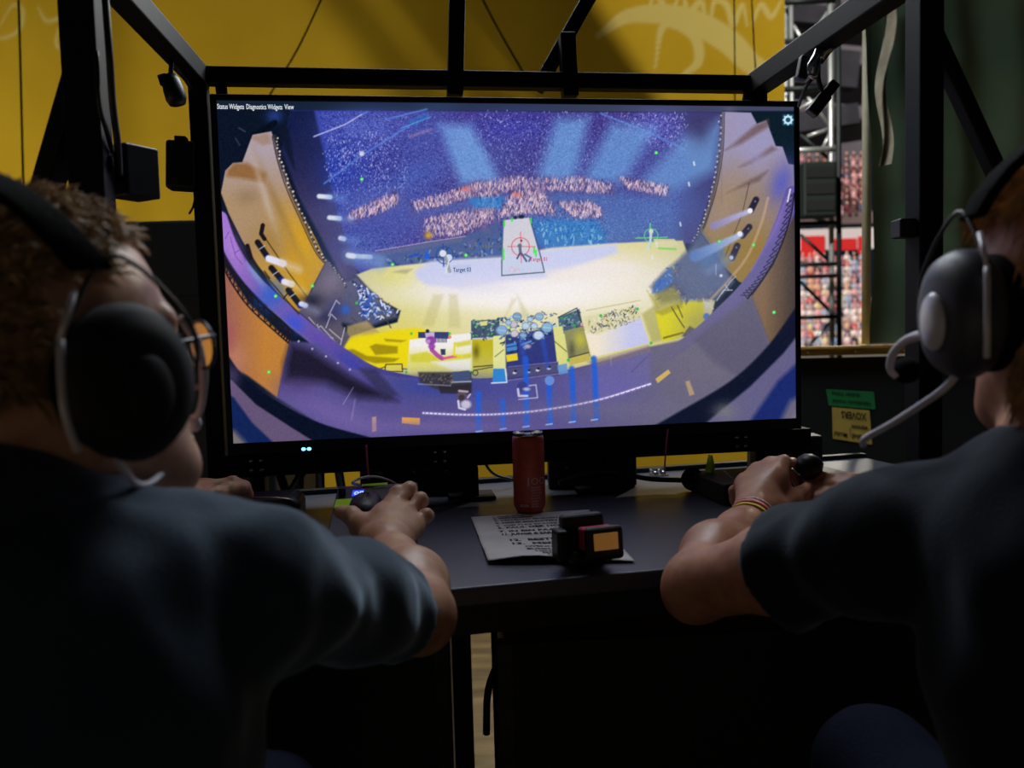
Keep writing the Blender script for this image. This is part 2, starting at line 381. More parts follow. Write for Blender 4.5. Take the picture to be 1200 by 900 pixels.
# notes taped to the panel
PF = a + nrm * 0
def panel_pt(px, py, off=.024):
    d = RGT * ((px - 600) / F) - UPV * ((py - 450) / F) + FWD
    n = Vector((dv.y, -dv.x, 0)); t = ((a + n * off) - EYE).dot(n) / d.dot(n); return EYE + d * t
def quad_fn(q, off):
    P = [panel_pt(x, y, off) for x, y in q]
    return lambda u, v: (P[0] * (1 - u) + P[1] * u) * v + (P[3] * (1 - u) + P[2] * u) * (1 - v)
def note(name, q, c, label, lines, ink, flip):
    o = empty(name, panel_pt(*q[3], .022), label, 'note'); f = quad_fn(q, .0225)
    mb = MB(); mb.grid(lambda u, v: f(u, v), 4, 4); mb.build('tape', mat(name + '_tape', c, .6, var=.1, scale=20), o)
    f2 = quad_fn(q, .0240); mb = MB()
    for body, x, y, s, wd in lines:
        g = (lambda X, Y: f2(1 - X, 1 - Y)) if flip else f2
        put_text(mb, body, g, s, x, y, width=wd, bold=.015)
    mb.build('handwriting', mat(name + '_ink', ink, .7), o); return o
note('green_note', [(968, 456), (1024, 459), (1026, 480), (971, 475)], (46, 150, 84), 'green tape note stuck on the dark panel, topmost of the two notes', [('Handmade modul', .08, .60, .34, .82), ('ticker relay', .3, .15, .34, .6)], (8, 60, 40), True)
note('yellow_note', [(975, 477), (1019, 481), (1022, 521), (976, 514)], (226, 196, 96), 'yellow paper note with upside-down handwriting below the green tape', [('XOVERS', .1, .10, .30, .66), ('waroom', .08, .48, .22, .42), ('2x labell', .08, .76, .22, .42), ('Modul', .62, .76, .22, .34), ('|', .53, .66, .3, .02)], (25, 22, 14), True)
# ================================================================== OUTSIDE
SY = 8.2
tower = empty('scaffold_tower', at(948, 520, SY) * 1, 'aluminium scaffold tower standing outside the opening', 'scaffold')
tower.location.z = -.52
xs = [at(x, 200, SY).x for x in (926, 946, 974)]
def chord(x, y, mt):
    mb = MB(); mb.tube([(x, y, -.52), (x, y, 5.2)], .026, 12, 1); mb.build('chord', mt, tower, smooth=True)
chord(xs[0], SY + .1, ALU); chord(xs[1], SY + .42, ALU); chord(xs[2], SY, ALU)
DARKT = mat('dark_tube', (40, 46, 46), .5, .5)
chord(xs[2] + .035, SY - .1, DARKT)
for i, y in enumerate((2, 48, 104, 176, 262, 310, 324, 372)):
    z = at(950, y, SY).z; mb = MB(); mb.tube([(xs[0] - .05, SY, z), (xs[2] + .04, SY - .02, z)], .022 if y > 250 else .028, 10, 1); mb.build('rung', DARKT if y != 176 else ALU, tower, smooth=True)
for x0, y0, x1, y1, dk in ((948, 48, 974, 8, 0), (930, 30, 950, 62, 0), (936, 128, 974, 108, 0), (938, 158, 974, 188, 1), (946, 160, 974, 150, 0), (962, 178, 975, 152, 0), (945, 112, 974, 150, 0), (938, 275, 974, 308, 1), (938, 330, 976, 368, 1), (948, 405, 976, 374, 0), (938, 250, 974, 262, 0)):
    mb = MB(); mb.tube([at(x0, y0, SY + .05), at(x1, y1, SY + .05)], .018, 8, 1); mb.build('brace', DARKT if dk else ALU, tower, smooth=True)
p0, p1 = at(939, 191, SY - .25), at(978, 254, SY - .25)
sp = empty('hanging_speaker', ((p0.x + p1.x) / 2, SY - .15, p1.z), 'dark line-array loudspeaker hung on the scaffold tower', 'loudspeaker')
mb = MB(); mb.box(((p0.x + p1.x) / 2, SY - .2, (p0.z + p1.z) / 2), (p1.x - p0.x, .22, p0.z - p1.z)); mb.build('cabinet', mat('speaker_cabinet', (26, 36, 32), .6), sp, bevel=.02)
for i in range(3):
    mb = MB(); z = p1.z + (p0.z - p1.z) * (.2 + .3 * i); mb.box(((p0.x + p1.x) / 2, SY - .315, z), ((p1.x - p0.x) * .85, .014, .1)); mb.build('grille', mat('speaker_grille', (14, 18, 18), .7, bump=.5, scale=60), sp)
# grandstand far behind: raked tiers
GY = 58.0
def gz(py): return at(980, py, GY).z
gx0, gx1 = at(905, 200, GY).x, at(1075, 200, GY).x
st = empty('grandstand', ((gx0 + gx1) / 2, GY, -.5), 'far raked grandstand seen through the opening behind the scaffold', 'grandstand')
z0, z1, z2, z3 = gz(408), gz(276), gz(246), gz(158)
CONC = mat('stand_concrete', (120, 100, 100), .9, var=.3, scale=.7)
nr1, nr2 = 15, 9
mb = MB()
for i in range(nr1): mb.box(((gx0 + gx1) / 2, GY + .85 * i + .45, (-.5 + z0 + (z1 - z0) * i / nr1 - .5) / 2), (gx1 - gx0, .85, z0 + (z1 - z0) * i / nr1 - .5 + .5))
mb.build('lower_tier', CONC, st)
GY2 = GY + .85 * nr1
mb = MB(); mb.box(((gx0 + gx1) / 2, GY2 + .3, (z1 + z2) / 2 + .2), (gx1 - gx0 + 6, .5, z2 - z1)); mb.build('white_parapet', mat('white_parapet', (215, 205, 205), .8), st)
mb = MB()
for i, (x0_, x1_) in enumerate(((976, 1003), (1005, 1012), (938, 966))):
    A = at(x0_, 262, GY2).x; B = at(x1_, 262, GY2).x; mb.box(((A + B) / 2, GY2 - .06, z1 + .6 - .1 * i), (B - A, .1, 1.0 + .5 * i))
mb.build('red_banner', mat('red_banner', (215, 30, 34), .7), st)
mb = MB()
for i in range(nr2):
    zz = z2 * 1.18 + (z3 - z2) * 1.2 * i / nr2; mb.box(((gx0 + gx1) / 2, GY2 + 1 + .8 * i, zz - .5), (gx1 - gx0 + 6, .8, 1))
mb.build('upper_tier', CONC, st)
mb = MB(); GR = GY2 + 10; mb.box(((gx0 + gx1) / 2, GR, 34), (gx1 - gx0 + 12, .5, 36)); mb.build('back_wall', mat('stand_back_wall', (120, 112, 120), .9, var=.2, scale=.2), st)
mb = MB()
for k, (yy, hh) in enumerate(((70, 40), (150, 22), (10, 20))):
    zz = at(980, yy, GR - 1).z; mb.box(((gx0 + gx1) / 2, GR - 1, zz), (gx1 - gx0 + 10, 1.6, hh * GR / F), Matrix.Rotation(.12 * (-1) ** k, 3, 'Y'))
mb.build('roof_girder', mat('stand_roof', (58, 56, 66), .8, var=.3, scale=.5), st)
SHIRTS = {'pink': (226, 172, 178), 'white': (232, 222, 220), 'red': (205, 84, 90), 'blue': (150, 176, 205), 'navy': (84, 84, 110), 'black': (58, 52, 58), 'grey': (172, 160, 165), 'orange': (218, 172, 140), 'yellow': (226, 206, 160), 'rose': (196, 134, 142), 'maroon': (110, 50, 56), 'brown': (96, 66, 62)}
def spectator(cn, c, up):
    me = MB(); me.cur = 0
    me.lathe([(.02, .0), (.2, .02), (.21, .25), (.24, .48), (.2, .58), (.07, .63)], seg=10, sy=.6)
    if up:
        for sx in (-1, 1): me.tube([(sx * .22, 0, .52), (sx * .33, -.06, .72), (sx * .27, -.08, 1.0)], .05, 6, 1)
    else:
        for sx in (-1, 1): me.tube([(sx * .23, 0, .54), (sx * .28, -.1, .3), (sx * .1, -.28, .22)], .05, 6, 1)
    me.tube([(-.1, -.05, .06), (-.1, -.45, .1), (-.1, -.46, -.3)], .075, 6, 1); me.tube([(.1, -.05, .06), (.1, -.45, .1), (.1, -.46, -.3)], .075, 6, 1)
    me.cur = 1; me.ball((0, -.02, .76), (.1, .12, .14), seg=8, rings=6)
    me.tube([(0, 0, .6), (0, 0, .7)], .06, 6, 1)
    return me.build('person', [mat('shirt_' + cn, c, .9), mat('far_skin', (225, 175, 155), .8)], smooth=True)
protos = {}
NP = 0
def put_spec(x, y, z, pal=['pink', 'pink', 'white', 'white', 'red', 'blue', 'blue', 'navy', 'black', 'grey', 'orange', 'yellow', 'rose', 'rose']):
    global NP
    cn = random.choice(pal); up = random.random() < .35
    k = (cn, up)
    if k not in protos: o = protos[k] = spectator(cn, SHIRTS[cn], up)
    else: o = protos[k].copy(); COL.objects.link(o)
    o.location = (x, y, z); o.rotation_euler = (0, 0, random.uniform(-.12, .12)); s = random.uniform(1.0, 1.14); o.scale = (s * .82, s, s)
    o['label'] = 'tiny far spectator in a %s top %s in the grandstand outside' % (cn, 'with both arms raised' if up else 'sitting arms down')
    o['category'] = 'person'; o['group'] = 'spectators in %s tops %s' % (cn, 'arms raised' if up else 'arms down'); NP += 1
xa, xb = at(936, 300, GY).x, at(1014, 300, GY).x
for i in range(nr1):
    zz = z0 + (z1 - z0) * i / nr1 - .5; n = 9; yy = GY + .85 * i + .45; k = yy / GY
    for j in range(n):
        put_spec((xa + (xb - xa) * (j + .5 + random.uniform(-.06, .06)) / n) * k, yy, zz + .02)
for i in range(nr2):
    zz = z2 * 1.18 + (z3 - z2) * 1.2 * i / nr2; yy = GY2 + 1 + .8 * i; k = yy / GY
    for j in range(9):
        put_spec((xa + (xb - xa) * (j + .5 + random.uniform(-.06, .06)) / 9) * k, yy, zz + .02, ['maroon', 'brown', 'rose', 'navy', 'black', 'maroon', 'pink'])  # darker tops put the roof shade into the upper tier's colours
# ================================================================== TABLE
fl0, fl1 = atz(500, 693, TABZ), atz(800, 665, TABZ)
td = (fl1 - fl0).normalized(); tn = Vector((-td.y, td.x, 0)); TYAW = math.atan2(td.y, td.x); TR = rotz(TYAW)
tdep = 0.72
tL = fl0 - td * ((fl0.x + .86) / td.x); tR = fl0 + td * ((.98 - fl0.x) / td.x)
tw = (tR - tL).length; tc = (tL + tR) / 2 + tn * tdep / 2
table = empty('table', (tc.x, tc.y, 0), 'dark grey work table under the big screen', 'table')
mb = MB(); mb.box((tc.x, tc.y, TABZ - .0125), (tw, tdep, .025), TR)
mb.build('tabletop', mat('dark_laminate', (72, 75, 88), .36, var=.1, scale=50, spec=.8, bump=.015), table, bevel=.003)
mb = MB(); mb.box((tc.x, tc.y - .0, TABZ - .055), (tw - .1, tdep - .1, .05), TR); mb.build('apron', BLACKS, table)
mb = MB(); lp = tc + tn * (tdep / 2 - .012); mb.box((lp.x, lp.y, TABZ + .0055), (tw, .02, .010), TR); mb.build('cable_trunking', BLACKP, table, bevel=.002)
def tpt(px, off):  # point under the table near px, off behind the front edge
    p = atz(px, 700, TABZ); s_ = (p - fl0).dot(td); return fl0 + td * s_ + tn * off
for s_, o_ in ((-tw / 2 + .06, -tdep / 2 + .06), (-tw / 2 + .06, tdep / 2 - .06), (tw / 2 - .06, -tdep / 2 + .06), (tw / 2 - .06, tdep / 2 - .06)):
    q = tc + td * s_ + tn * o_; mb = MB(); mb.box((q.x, q.y, (TABZ - .08) / 2), (.05, .05, TABZ - .08), TR); mb.build('leg', BLACKM, table, bevel=.003)
q = tpt(557, .10); mb = MB(); mb.box((q.x, q.y, (TABZ - .08) / 2), (.022, .04, TABZ - .08), TR); mb.build('leg', BLACKM, table, bevel=.002)
# flight case under the table
q = tpt(622, .12)
cse = empty('flight_case', (q.x, q.y, 0), 'black flight case standing under the right half of the table', 'case')
CR = rotz(.05); cx_, cy_ = CR @ Vector((1, 0, 0)), CR @ Vector((0, 1, 0)); cc = q + cx_ * .36 + cy_ * .22
mb = MB(); mb.box((cc.x, cc.y, .33), (.72, .44, .62), CR); mb.build('body', mat('case_laminate', (15, 17, 22), .55, var=.3, scale=20, bump=.1), cse, bevel=.004)
for sx in (-1, 1):
    for sy in (-1, 1):
        e = cc + cx_ * sx * .36 + cy_ * sy * .22; mb = MB(); mb.box((e.x, e.y, .33), (.024, .024, .625), CR); mb.build('edge_profile', mat('case_profile', (60, 62, 68), .45, .5, var=.3, scale=30), cse, bevel=.002)
for sx in (-.3, .3):
    for sy in (-.18, .18):
        e = cc + cx_ * sx + cy_ * sy; mb = MB(); mb.lathe([(.004, -.012), (.02, -.012), (.02, .012), (.004, .012)], (e.x, e.y, .0205), Matrix.Rotation(math.pi / 2, 3, 'Y'), 16); mb.build('caster', BLACKP, cse)
q = tpt(546, .16) ; q2 = q - cx_ * .34 + cy_ * .24  # added case: hides the lit floor so this space stays dark
cse = empty('flight_case', (q2.x, q2.y, 0), 'black case added under the left half of the table to keep it dark', 'case')
mb = MB(); mb.box((q2.x, q2.y, .33), (.66, .46, .62), CR); mb.build('body', mat('case_laminate', (15, 17, 22)), cse, bevel=.004)
for sx in (-1, 1):
    for sy in (-1, 1):
        e = q2 + cx_ * sx * .33 + cy_ * sy * .23; mb = MB(); mb.box((e.x, e.y, .33), (.024, .024, .625), CR); mb.build('edge_profile', MATS['case_profile'], cse, bevel=.002)
        e = q2 + cx_ * sx * .27 + cy_ * sy * .18; mb = MB(); mb.lathe([(.004, -.012), (.02, -.012), (.02, .012), (.004, .012)], (e.x, e.y, .0205), Matrix.Rotation(math.pi / 2, 3, 'Y'), 16); mb.build('caster', BLACKP, cse)
def cable(name, pts, r, label, m=CABLE, sub=8):
    mb = MB(); mb.tube(pts, r, 8, sub); o = mb.build(name, m, loc=pts[0], smooth=True); tag(o, label, 'cable'); return o
cable('power_cable', [tpt(566, .3) + Vector((0, 0, -.085)), at(590, 716, 1.3), at(606, 710, 1.27), at(601, 745, 1.25), at(585, 775, 1.2), at(572, 810, 1.2), at(570, 860, 1.2)], .006, 'black power cable looping down under the table beside its thin leg')
# ================================================================== MONITOR
YAW = .1396; E = Vector((math.cos(YAW), math.sin(YAW), 0)); NB_ = Vector((math.sin(YAW), -math.cos(YAW), 0))  # NB_ faces the viewer
BL = Vector((-.5134, 1.48, CAMZ - .1857)); SW = 1.095; SH = SW / 1.7757
UPZ = Vector((0, 0, 1))
MR = Matrix((E, -NB_, UPZ)).transposed()
mc = BL + E * SW / 2 + UPZ * SH / 2
mon = empty('monitor', mc - UPZ * SH / 2, 'huge flat screen monitor showing a concert stage from above', 'monitor')
mb = MB()
bz = .011
mb.box(mc + NB_ * -.02, (SW + 2 * bz, .04, SH + 2 * bz), MR); mb.box(mc + NB_ * -.05, (SW * .7, .04, SH * .6), MR)
mb.build('housing', BLACKP, mon, bevel=.003)
mb = MB()
for sx in (-1, 1): mb.box(mc + E * sx * (SW / 2 + bz / 2) + NB_ * .002, (bz, .006, SH + 2 * bz), MR)
mb.box(mc + UPZ * (SH / 2 + bz / 2) + NB_ * .002, (SW + 2 * bz, .006, bz), MR); mb.box(mc - UPZ * (SH / 2 + bz) + NB_ * .002, (SW + 2 * bz, .006, bz * 2), MR)
mb.build('bezel', BLACKP, mon, bevel=.002)
mb = MB(); p = BL + E * .13 - UPZ * .016 + NB_ * .0055
for dx in (-.005, .005): mb.ball(p + E * dx, (.004, .0015, .003), MR, 10, 6)
mb.build('power_light', mat('blue_led', (20, 60, 90), .4, emit=(110, 215, 255), es=4), mon)
# ---- picture on the screen: painted into a colour attribute on a fine mesh
NW, NH = 832, 468
uu, vv = np.meshgrid((np.arange(NW + 1)) / NW, (np.arange(NH + 1)) / NH, indexing='ij')
org3 = np.array(BL + NB_ * .0015); e3 = np.array(E)
P3 = org3[None, None] + uu[..., None] * SW * e3 + vv[..., None] * SH * np.array([0, 0, 1.])
dd = P3 - np.array(EYE); dz = dd @ np.array(FWD)
PX = 600 + F * (dd @ np.array(RGT)) / dz; PY = 450 - F * (dd @ np.array(UPV)) / dz
# (PX, PY): where each point of the picture sits, used as drawing coordinates of the broadcast picture
IMG = np.zeros(PX.shape + (3,)); IMG[:] = (9, 20, 36)
CLIP = None
def window(x0, y0, x1, y1):
    # index window (affine guess is enough: monotone axes)
    cols = np.where((PX.max(1) >= x0) & (PX.min(1) <= x1))[0]; rows = np.where((PY.max(0) >= y0) & (PY.min(0) <= y1))[0]
    if len(cols) == 0 or len(rows) == 0: return None
    return (slice(cols[0], cols[-1] + 1), slice(rows[0], rows[-1] + 1))
def over(sl, al, c):
    if callable(c): c = c(PX[sl], PY[sl])
    if CLIP is not None: al = al * CLIP[sl]
    c = np.asarray(c, float); IMG[sl] = IMG[sl] * (1 - al[..., None]) + c * al[..., None]
def seg_d(X, Y, a, b):
    dx, dy = b[0] - a[0], b[1] - a[1]; t = np.clip(((X - a[0]) * dx + (Y - a[1]) * dy) / (dx * dx + dy * dy + 1e-9), 0, 1)
    return np.hypot(X - a[0] - t * dx, Y - a[1] - t * dy), t
def cr(pts, n=8):
    P = [Vector((p[0], p[1], 0)) for p in pts]; return [(p.x, p.y) for p in spline(P, n)]
def poly_alpha(pts, fe, pad=2):
    xs_, ys_ = [p[0] for p in pts], [p[1] for p in pts]
    sl = window(min(xs_) - fe - pad, min(ys_) - fe - pad, max(xs_) + fe + pad, max(ys_) + fe + pad)
    if sl is None: return None, None
    X, Y = PX[sl], PY[sl]; ins = np.zeros(X.shape, bool); D = np.full(X.shape, 1e9)
    for i in range(len(pts)):
        a_, b_ = pts[i - 1], pts[i]
        with np.errstate(divide='ignore', invalid='ignore'):
            c = ((a_[1] > Y) != (b_[1] > Y)) & (X < (b_[0] - a_[0]) * (Y - a_[1]) / (b_[1] - a_[1] + 1e-12) + a_[0])
        ins ^= c; D = np.minimum(D, seg_d(X, Y, a_, b_)[0])
    return sl, np.clip(.5 + np.where(ins, D, -D) / max(fe, .8), 0, 1)
def poly(pts, c, al=1., fe=1., smooth=False):
    if smooth:
        pts = [(p.x, p.y) for p in spline([Vector((x, y, 0)) for x, y in pts], 6, True)]
    sl, A_ = poly_alpha(pts, fe)
    if sl is not None: over(sl, A_ * al, c)
def line(pts, wd, c, al=1., soft=1., c1=None, w1=None, curve=False):
    if curve: pts = cr(pts)
    xs_, ys_ = [p[0] for p in pts], [p[1] for p in pts]; m = max(wd, w1 or 0) + soft + 1
    sl = window(min(xs_) - m, min(ys_) - m, max(xs_) + m, max(ys_) + m)
    if sl is None: return
    X, Y = PX[sl], PY[sl]; best = np.full(X.shape, 1e9); T = np.zeros(X.shape); n = len(pts) - 1
    for i in range(n):
        d, t = seg_d(X, Y, pts[i], pts[i + 1]); u = (i + t) / n; d = d - (wd + ((w1 if w1 is not None else wd) - wd) * u) / 2
        mk = d < best; best = np.where(mk, d, best); T = np.where(mk, u, T)
    A_ = np.clip(.5 - best / max(soft, .7), 0, 1) * al
    if c1 is not None: c = np.asarray(c, float) * (1 - T[..., None]) + np.asarray(c1, float) * T[..., None]
    over(sl, A_, c)
def disc(x, y, r, c, al=1., soft=1., ry=None):
    ry = ry or r; sl = window(x - r - soft - 1, y - ry - soft - 1, x + r + soft + 1, y + ry + soft + 1)
    if sl is None: return
    d = (np.hypot((PX[sl] - x) / r, (PY[sl] - y) / ry) - 1) * min(r, ry); over(sl, np.clip(.5 - d / soft, 0, 1) * al, c)
def glow(x, y, rx, ry, c, al=1., ang=0.):
    sl = window(x - 3 * max(rx, ry), y - 3 * max(rx, ry), x + 3 * max(rx, ry), y + 3 * max(rx, ry))
    if sl is None: return
    X, Y = PX[sl] - x, PY[sl] - y; ca, sa = math.cos(ang), math.sin(ang)
    over(sl, np.exp(-(((X * ca + Y * sa) / rx) ** 2 + ((-X * sa + Y * ca) / ry) ** 2)) * al, c)
def clip(pts, fe=1.):
    global CLIP
    CLIP = None
    if pts is not None:
        sl, A_ = poly_alpha(pts, fe); CLIP = np.zeros(PX.shape); CLIP[sl] = A_
def ring(x, y, r, wd, c, al=1.): line([(x + r * math.cos(t), y + r * math.sin(t)) for t in np.linspace(0, 2 * math.pi, 25)], wd, c, al, .8)
def inpoly(pts, n):
    xs_, ys_ = [p[0] for p in pts], [p[1] for p in pts]; out = []
    while len(out) < n:
        x, y = random.uniform(min(xs_), max(xs_)), random.uniform(min(ys_), max(ys_)); c = False
        for i in range(len(pts)):
            a_, b_ = pts[i - 1], pts[i]
            if (a_[1] > y) != (b_[1] > y) and x < (b_[0] - a_[0]) * (y - a_[1]) / (b_[1] - a_[1]) + a_[0]: c = not c
        if c: out.append((x, y))
    return out
def grain(pts, amp, fe=4, tint=(1, 1, 1), cell=1, thr=None, c=None):
    sl, A_ = poly_alpha(pts, fe)
    n = RNG.normal(0, 1, A_.shape)
    n = (n + np.roll(n, 1, 0) * .6 + np.roll(n, 1, 1) * .6) / 1.3
    if thr is not None:
        over(sl, A_ * np.clip((n - thr) * 2, 0, 1) * amp, c)
    else: IMG[sl] += (A_ * n * amp)[..., None] * np.array(tint)
def strokes(pts, n, c, c2, ln=(2, 4.5), wd=1.1, lean=.5, al=.9):
    for x, y in inpoly(pts, n):
        l = random.uniform(*ln); dx = random.uniform(-lean, lean) * l; t = random.random()
        col = [c[i] * (1 - t) + c2[i] * t for i in range(3)]; line([(x, y), (x + dx, y - l)], wd, col, random.uniform(.5, 1) * al, .9)
def mixf(c0, c1, f):
    def g(X, Y):
        t = np.clip(f(X, Y), 0, 1)[..., None]; return np.array(c0, float) * (1 - t) + np.array(c1, float) * t
    return g
# menu strip
poly([(250, 114), (935, 120), (935, 132), (250, 128)], mixf((20, 34, 52), (66, 70, 98), lambda X, Y: (X - 380) / 420))
# crowd bowl
bowl = [(336, 129), (848, 132), (842, 180), (832, 230), (812, 285), (640, 292), (428, 326), (392, 290), (366, 220), (350, 165)]
poly(bowl, mixf((52, 64, 160), (66, 56, 132), lambda X, Y: (X - 380) / 160), 1, 2)
poly([(330, 129), (368, 129), (396, 250), (420, 322), (404, 330), (350, 230), (325, 165)], mixf((18, 26, 66), (62, 54, 92), lambda X, Y: (Y - 150) / 110), 1, 4)
poly([(800, 131), (848, 131), (838, 210), (815, 282), (785, 290), (800, 240), (808, 190)], (62, 60, 112), .9, 10)
glow(430, 150, 50, 22, (86, 100, 190), .8); glow(400, 200, 30, 30, (36, 62, 170), .6); glow(470, 215, 60, 16, (72, 96, 180), .6, -.4); glow(600, 150, 60, 20, (64, 66, 170), .7)
glow(430, 290, 40, 22, (66, 88, 170), .6); glow(770, 150, 30, 22, (92, 96, 190), .7); glow(760, 250, 60, 26, (70, 92, 165), .7); glow(690, 270, 60, 18, (72, 130, 190), .7)
cb = [(374, 131), (800, 132), (806, 190), (790, 280), (640, 284), (432, 312), (398, 270)]
grain(cb, 11, 6, (.8, .8, 1)); grain(cb, .5, 6, thr=1.5, c=(150, 150, 222)); grain(cb, .6, 6, thr=1.3, c=(32, 28, 92))
for q, n in (([(374, 180), (400, 172), (480, 188), (470, 240), (400, 250)], 420), ([(380, 160), (440, 150), (470, 175), (400, 200)], 160), ([(700, 132), (806, 132), (806, 180), (760, 170)], 220), ([(560, 130), (690, 130), (700, 200), (560, 210)], 260)):
    strokes(q, n, (150, 160, 235), (225, 225, 250), (.6, 1.4), .9, .4, .8)
for q in ([(368, 160), (404, 146), (430, 131)], [(380, 215), (424, 182), (480, 147)], [(452, 140), (500, 128)], [(704, 133), (760, 155), (804, 176)]): line(q, 2.0, (90, 130, 215), .8, 1.5)
line([(368, 160), (404, 146), (424, 134)], 1.3, (205, 185, 225), .8)
poly([(476, 142), (498, 132), (505, 136), (486, 148)], (52, 100, 180), .7); line([(470, 150), (505, 137)], 1, (80, 170, 235), .9)
disc(424, 180, 3, (225, 225, 240), .9, 2)
line([(480, 160), (505, 152)], 3, (200, 140, 160), .5, 3)
# light beams through the haze
def beam(q, c, al, fe): poly(q, c, al, fe)
beam([(514, 146), (552, 146), (588, 216), (540, 216)], (120, 168, 226), .8, 14)
beam([(652, 140), (690, 138), (672, 214), (628, 214)], (112, 162, 220), .78, 16)
beam([(716, 145), (768, 150), (730, 214), (684, 214)], (108, 156, 216), .78, 16)
beam([(800, 160), (848, 140), (838, 200), (780, 228), (752, 214)], (108, 150, 206), .85, 18)
glow(600, 240, 90, 16, (70, 140, 205), .5); glow(820, 150, 14, 18, (60, 56, 100), .8)
beam([(640, 228), (715, 226), (790, 236), (800, 290), (640, 292)], (76, 112, 175), .55, 14)
glow(700, 200, 90, 40, (90, 134, 205), .35); glow(560, 190, 40, 30, (96, 140, 210), .3); glow(430, 235, 40, 14, (84, 96, 180), .4); grain(cb, 7, 6, (.8, .9, 1)); grain(cb, .35, 6, thr=1.6, c=(170, 180, 235))
glow(560, 250, 170, 18, (92, 112, 186), .35); glow(460, 262, 40, 14, (70, 84, 170), .4); glow(500, 170, 30, 60, (86, 120, 205), .3, .3); glow(420, 240, 30, 40, (66, 80, 165), .4); glow(790, 215, 30, 40, (92, 128, 195), .4)
# raised hands
HB = [[(406, 254), (430, 242), (458, 230), (470, 233), (464, 242), (440, 252), (412, 259)], [(484, 238), (520, 230), (560, 216), (556, 232), (515, 242), (488, 247)], [(552, 219), (600, 209), (640, 211), (640, 224), (600, 225), (560, 230)], [(602, 226), (636, 226), (650, 250), (610, 252), (582, 256)], [(498, 258), (540, 250), (576, 246), (574, 262), (534, 278), (500, 274)], [(556, 244), (582, 238), (580, 258), (560, 262)], [(640, 212), (680, 210), (716, 217), (716, 227), (680, 225), (640, 224)], [(654, 240), (690, 238), (704, 246), (704, 255), (676, 257)], [(727, 210), (782, 220), (780, 230), (735, 222)], [(560, 228), (585, 226), (580, 244), (558, 244)]]
for q, n in zip(HB, (230, 300, 300, 420, 380, 90, 220, 220, 150, 60)):
    cx_, cy_ = sum(p[0] for p in q) / len(q), sum(p[1] for p in q) / len(q); qq = [(cx_ + (x - cx_) * 1.14, cy_ + (y - cy_) * 1.35) for x, y in q]
    poly(qq, (96, 84, 138), .45, 12); strokes(qq, n // 4, (170, 130, 170), (225, 190, 205), al=.7); strokes(q, n, (196, 156, 178), (255, 226, 226), wd=.9); strokes(qq, n // 3, (50, 36, 84), (90, 66, 110), wd=.9, al=.8)
poly([(548, 232), (590, 230), (586, 244), (556, 244)], (44, 124, 200), .75, 4); poly([(588, 268), (594, 258), (592, 300), (586, 300)], (30, 84, 190), .8, 2)
poly([(622, 256), (700, 258), (712, 286), (640, 292), (628, 286)], (40, 122, 196), .7, 8)
grain([(560, 228), (712, 250), (712, 288), (560, 260)], 12, 4, (1, 1, 1))
for x, y in ((546, 221), (606, 228), (552, 284), (570, 270)): glow(x, y, 5, 3, (220, 110, 110), .8)
glow(502, 276, 4, 4, (210, 160, 30), 1)
# barricade and pit
poly([(436, 300), (500, 284), (540, 278), (582, 262), (590, 280), (590, 302), (520, 306), (450, 318)], (64, 88, 140), .85, 3)
line([(440, 294), (505, 283), (545, 277)], 1.2, (200, 170, 190), .7); line([(440, 298), (540, 281)], 5, (92, 96, 130), .6, 2)
for x, y in inpoly([(450, 306), (520, 292), (588, 276), (590, 302), (520, 306), (460, 314)], 120):
    t = random.choice([(40, 60, 110), (30, 50, 90), (120, 150, 190), (28, 90, 200), (90, 110, 110)]); line([(x, y), (x + random.uniform(-3, 3), y - random.uniform(1, 4))], random.uniform(1, 2.4), t, .8)
for x, y in inpoly([(624, 262), (712, 270), (712, 288), (640, 294)], 90):
    t = random.choice([(24, 90, 180), (110, 170, 210), (40, 110, 160), (150, 200, 225)]); line([(x, y), (x + random.uniform(-2, 2), y - random.uniform(1, 5))], random.uniform(1, 2), t, .7)
# stage floor
fl_poly = [(418, 322), (436, 315), (520, 306), (590, 302), (645, 291), (722, 285), (762, 283), (800, 282), (806, 298), (790, 320), (778, 338), (768, 352), (812, 345), (838, 352), (830, 385), (812, 398), (760, 412), (690, 428), (640, 440), (560, 444), (470, 440), (412, 432), (398, 418), (400, 398), (440, 385), (466, 378), (470, 364), (448, 352), (432, 338)]
poly(fl_poly, (218, 210, 136), 1, 2)
sl, A_ = poly_alpha(fl_poly, 3)
def fgl(x, y, rx, ry, c, al):
    over(sl, A_ * al * np.exp(-(((PX[sl] - x) / rx) ** 2 + ((PY[sl] - y) / ry) ** 2)), c)
fgl(610, 346, 150, 40, (240, 232, 216), 1); fgl(650, 338, 120, 30, (238, 230, 226), .9); fgl(590, 340, 70, 22, (244, 238, 240), .9); fgl(690, 320, 90, 26, (238, 226, 214), .9); fgl(460, 325, 30, 14, (226, 218, 96), .8); fgl(740, 350, 60, 30, (228, 220, 176), .8)
fgl(480, 370, 60, 20, (214, 206, 108), .7); fgl(590, 370, 80, 14, (226, 218, 160), .6); fgl(430, 400, 50, 30, (214, 196, 60), .7)
fgl(640, 334, 150, 26, (246, 240, 240), .8); fgl(600, 372, 120, 12, (222, 214, 150), .5)
poly([(486, 318), (504, 306), (590, 301), (650, 291), (722, 286), (724, 296), (690, 308), (640, 326), (590, 330), (540, 338), (500, 334), (488, 326)], (198, 203, 240), .95, 6)
poly([(640, 318), (700, 306), (742, 310), (744, 318), (700, 326), (640, 332)], (240, 230, 224), .8, 8)
fgl(610, 348, 90, 16, (250, 244, 240), .85); fgl(560, 335, 50, 12, (214, 210, 232), .5)
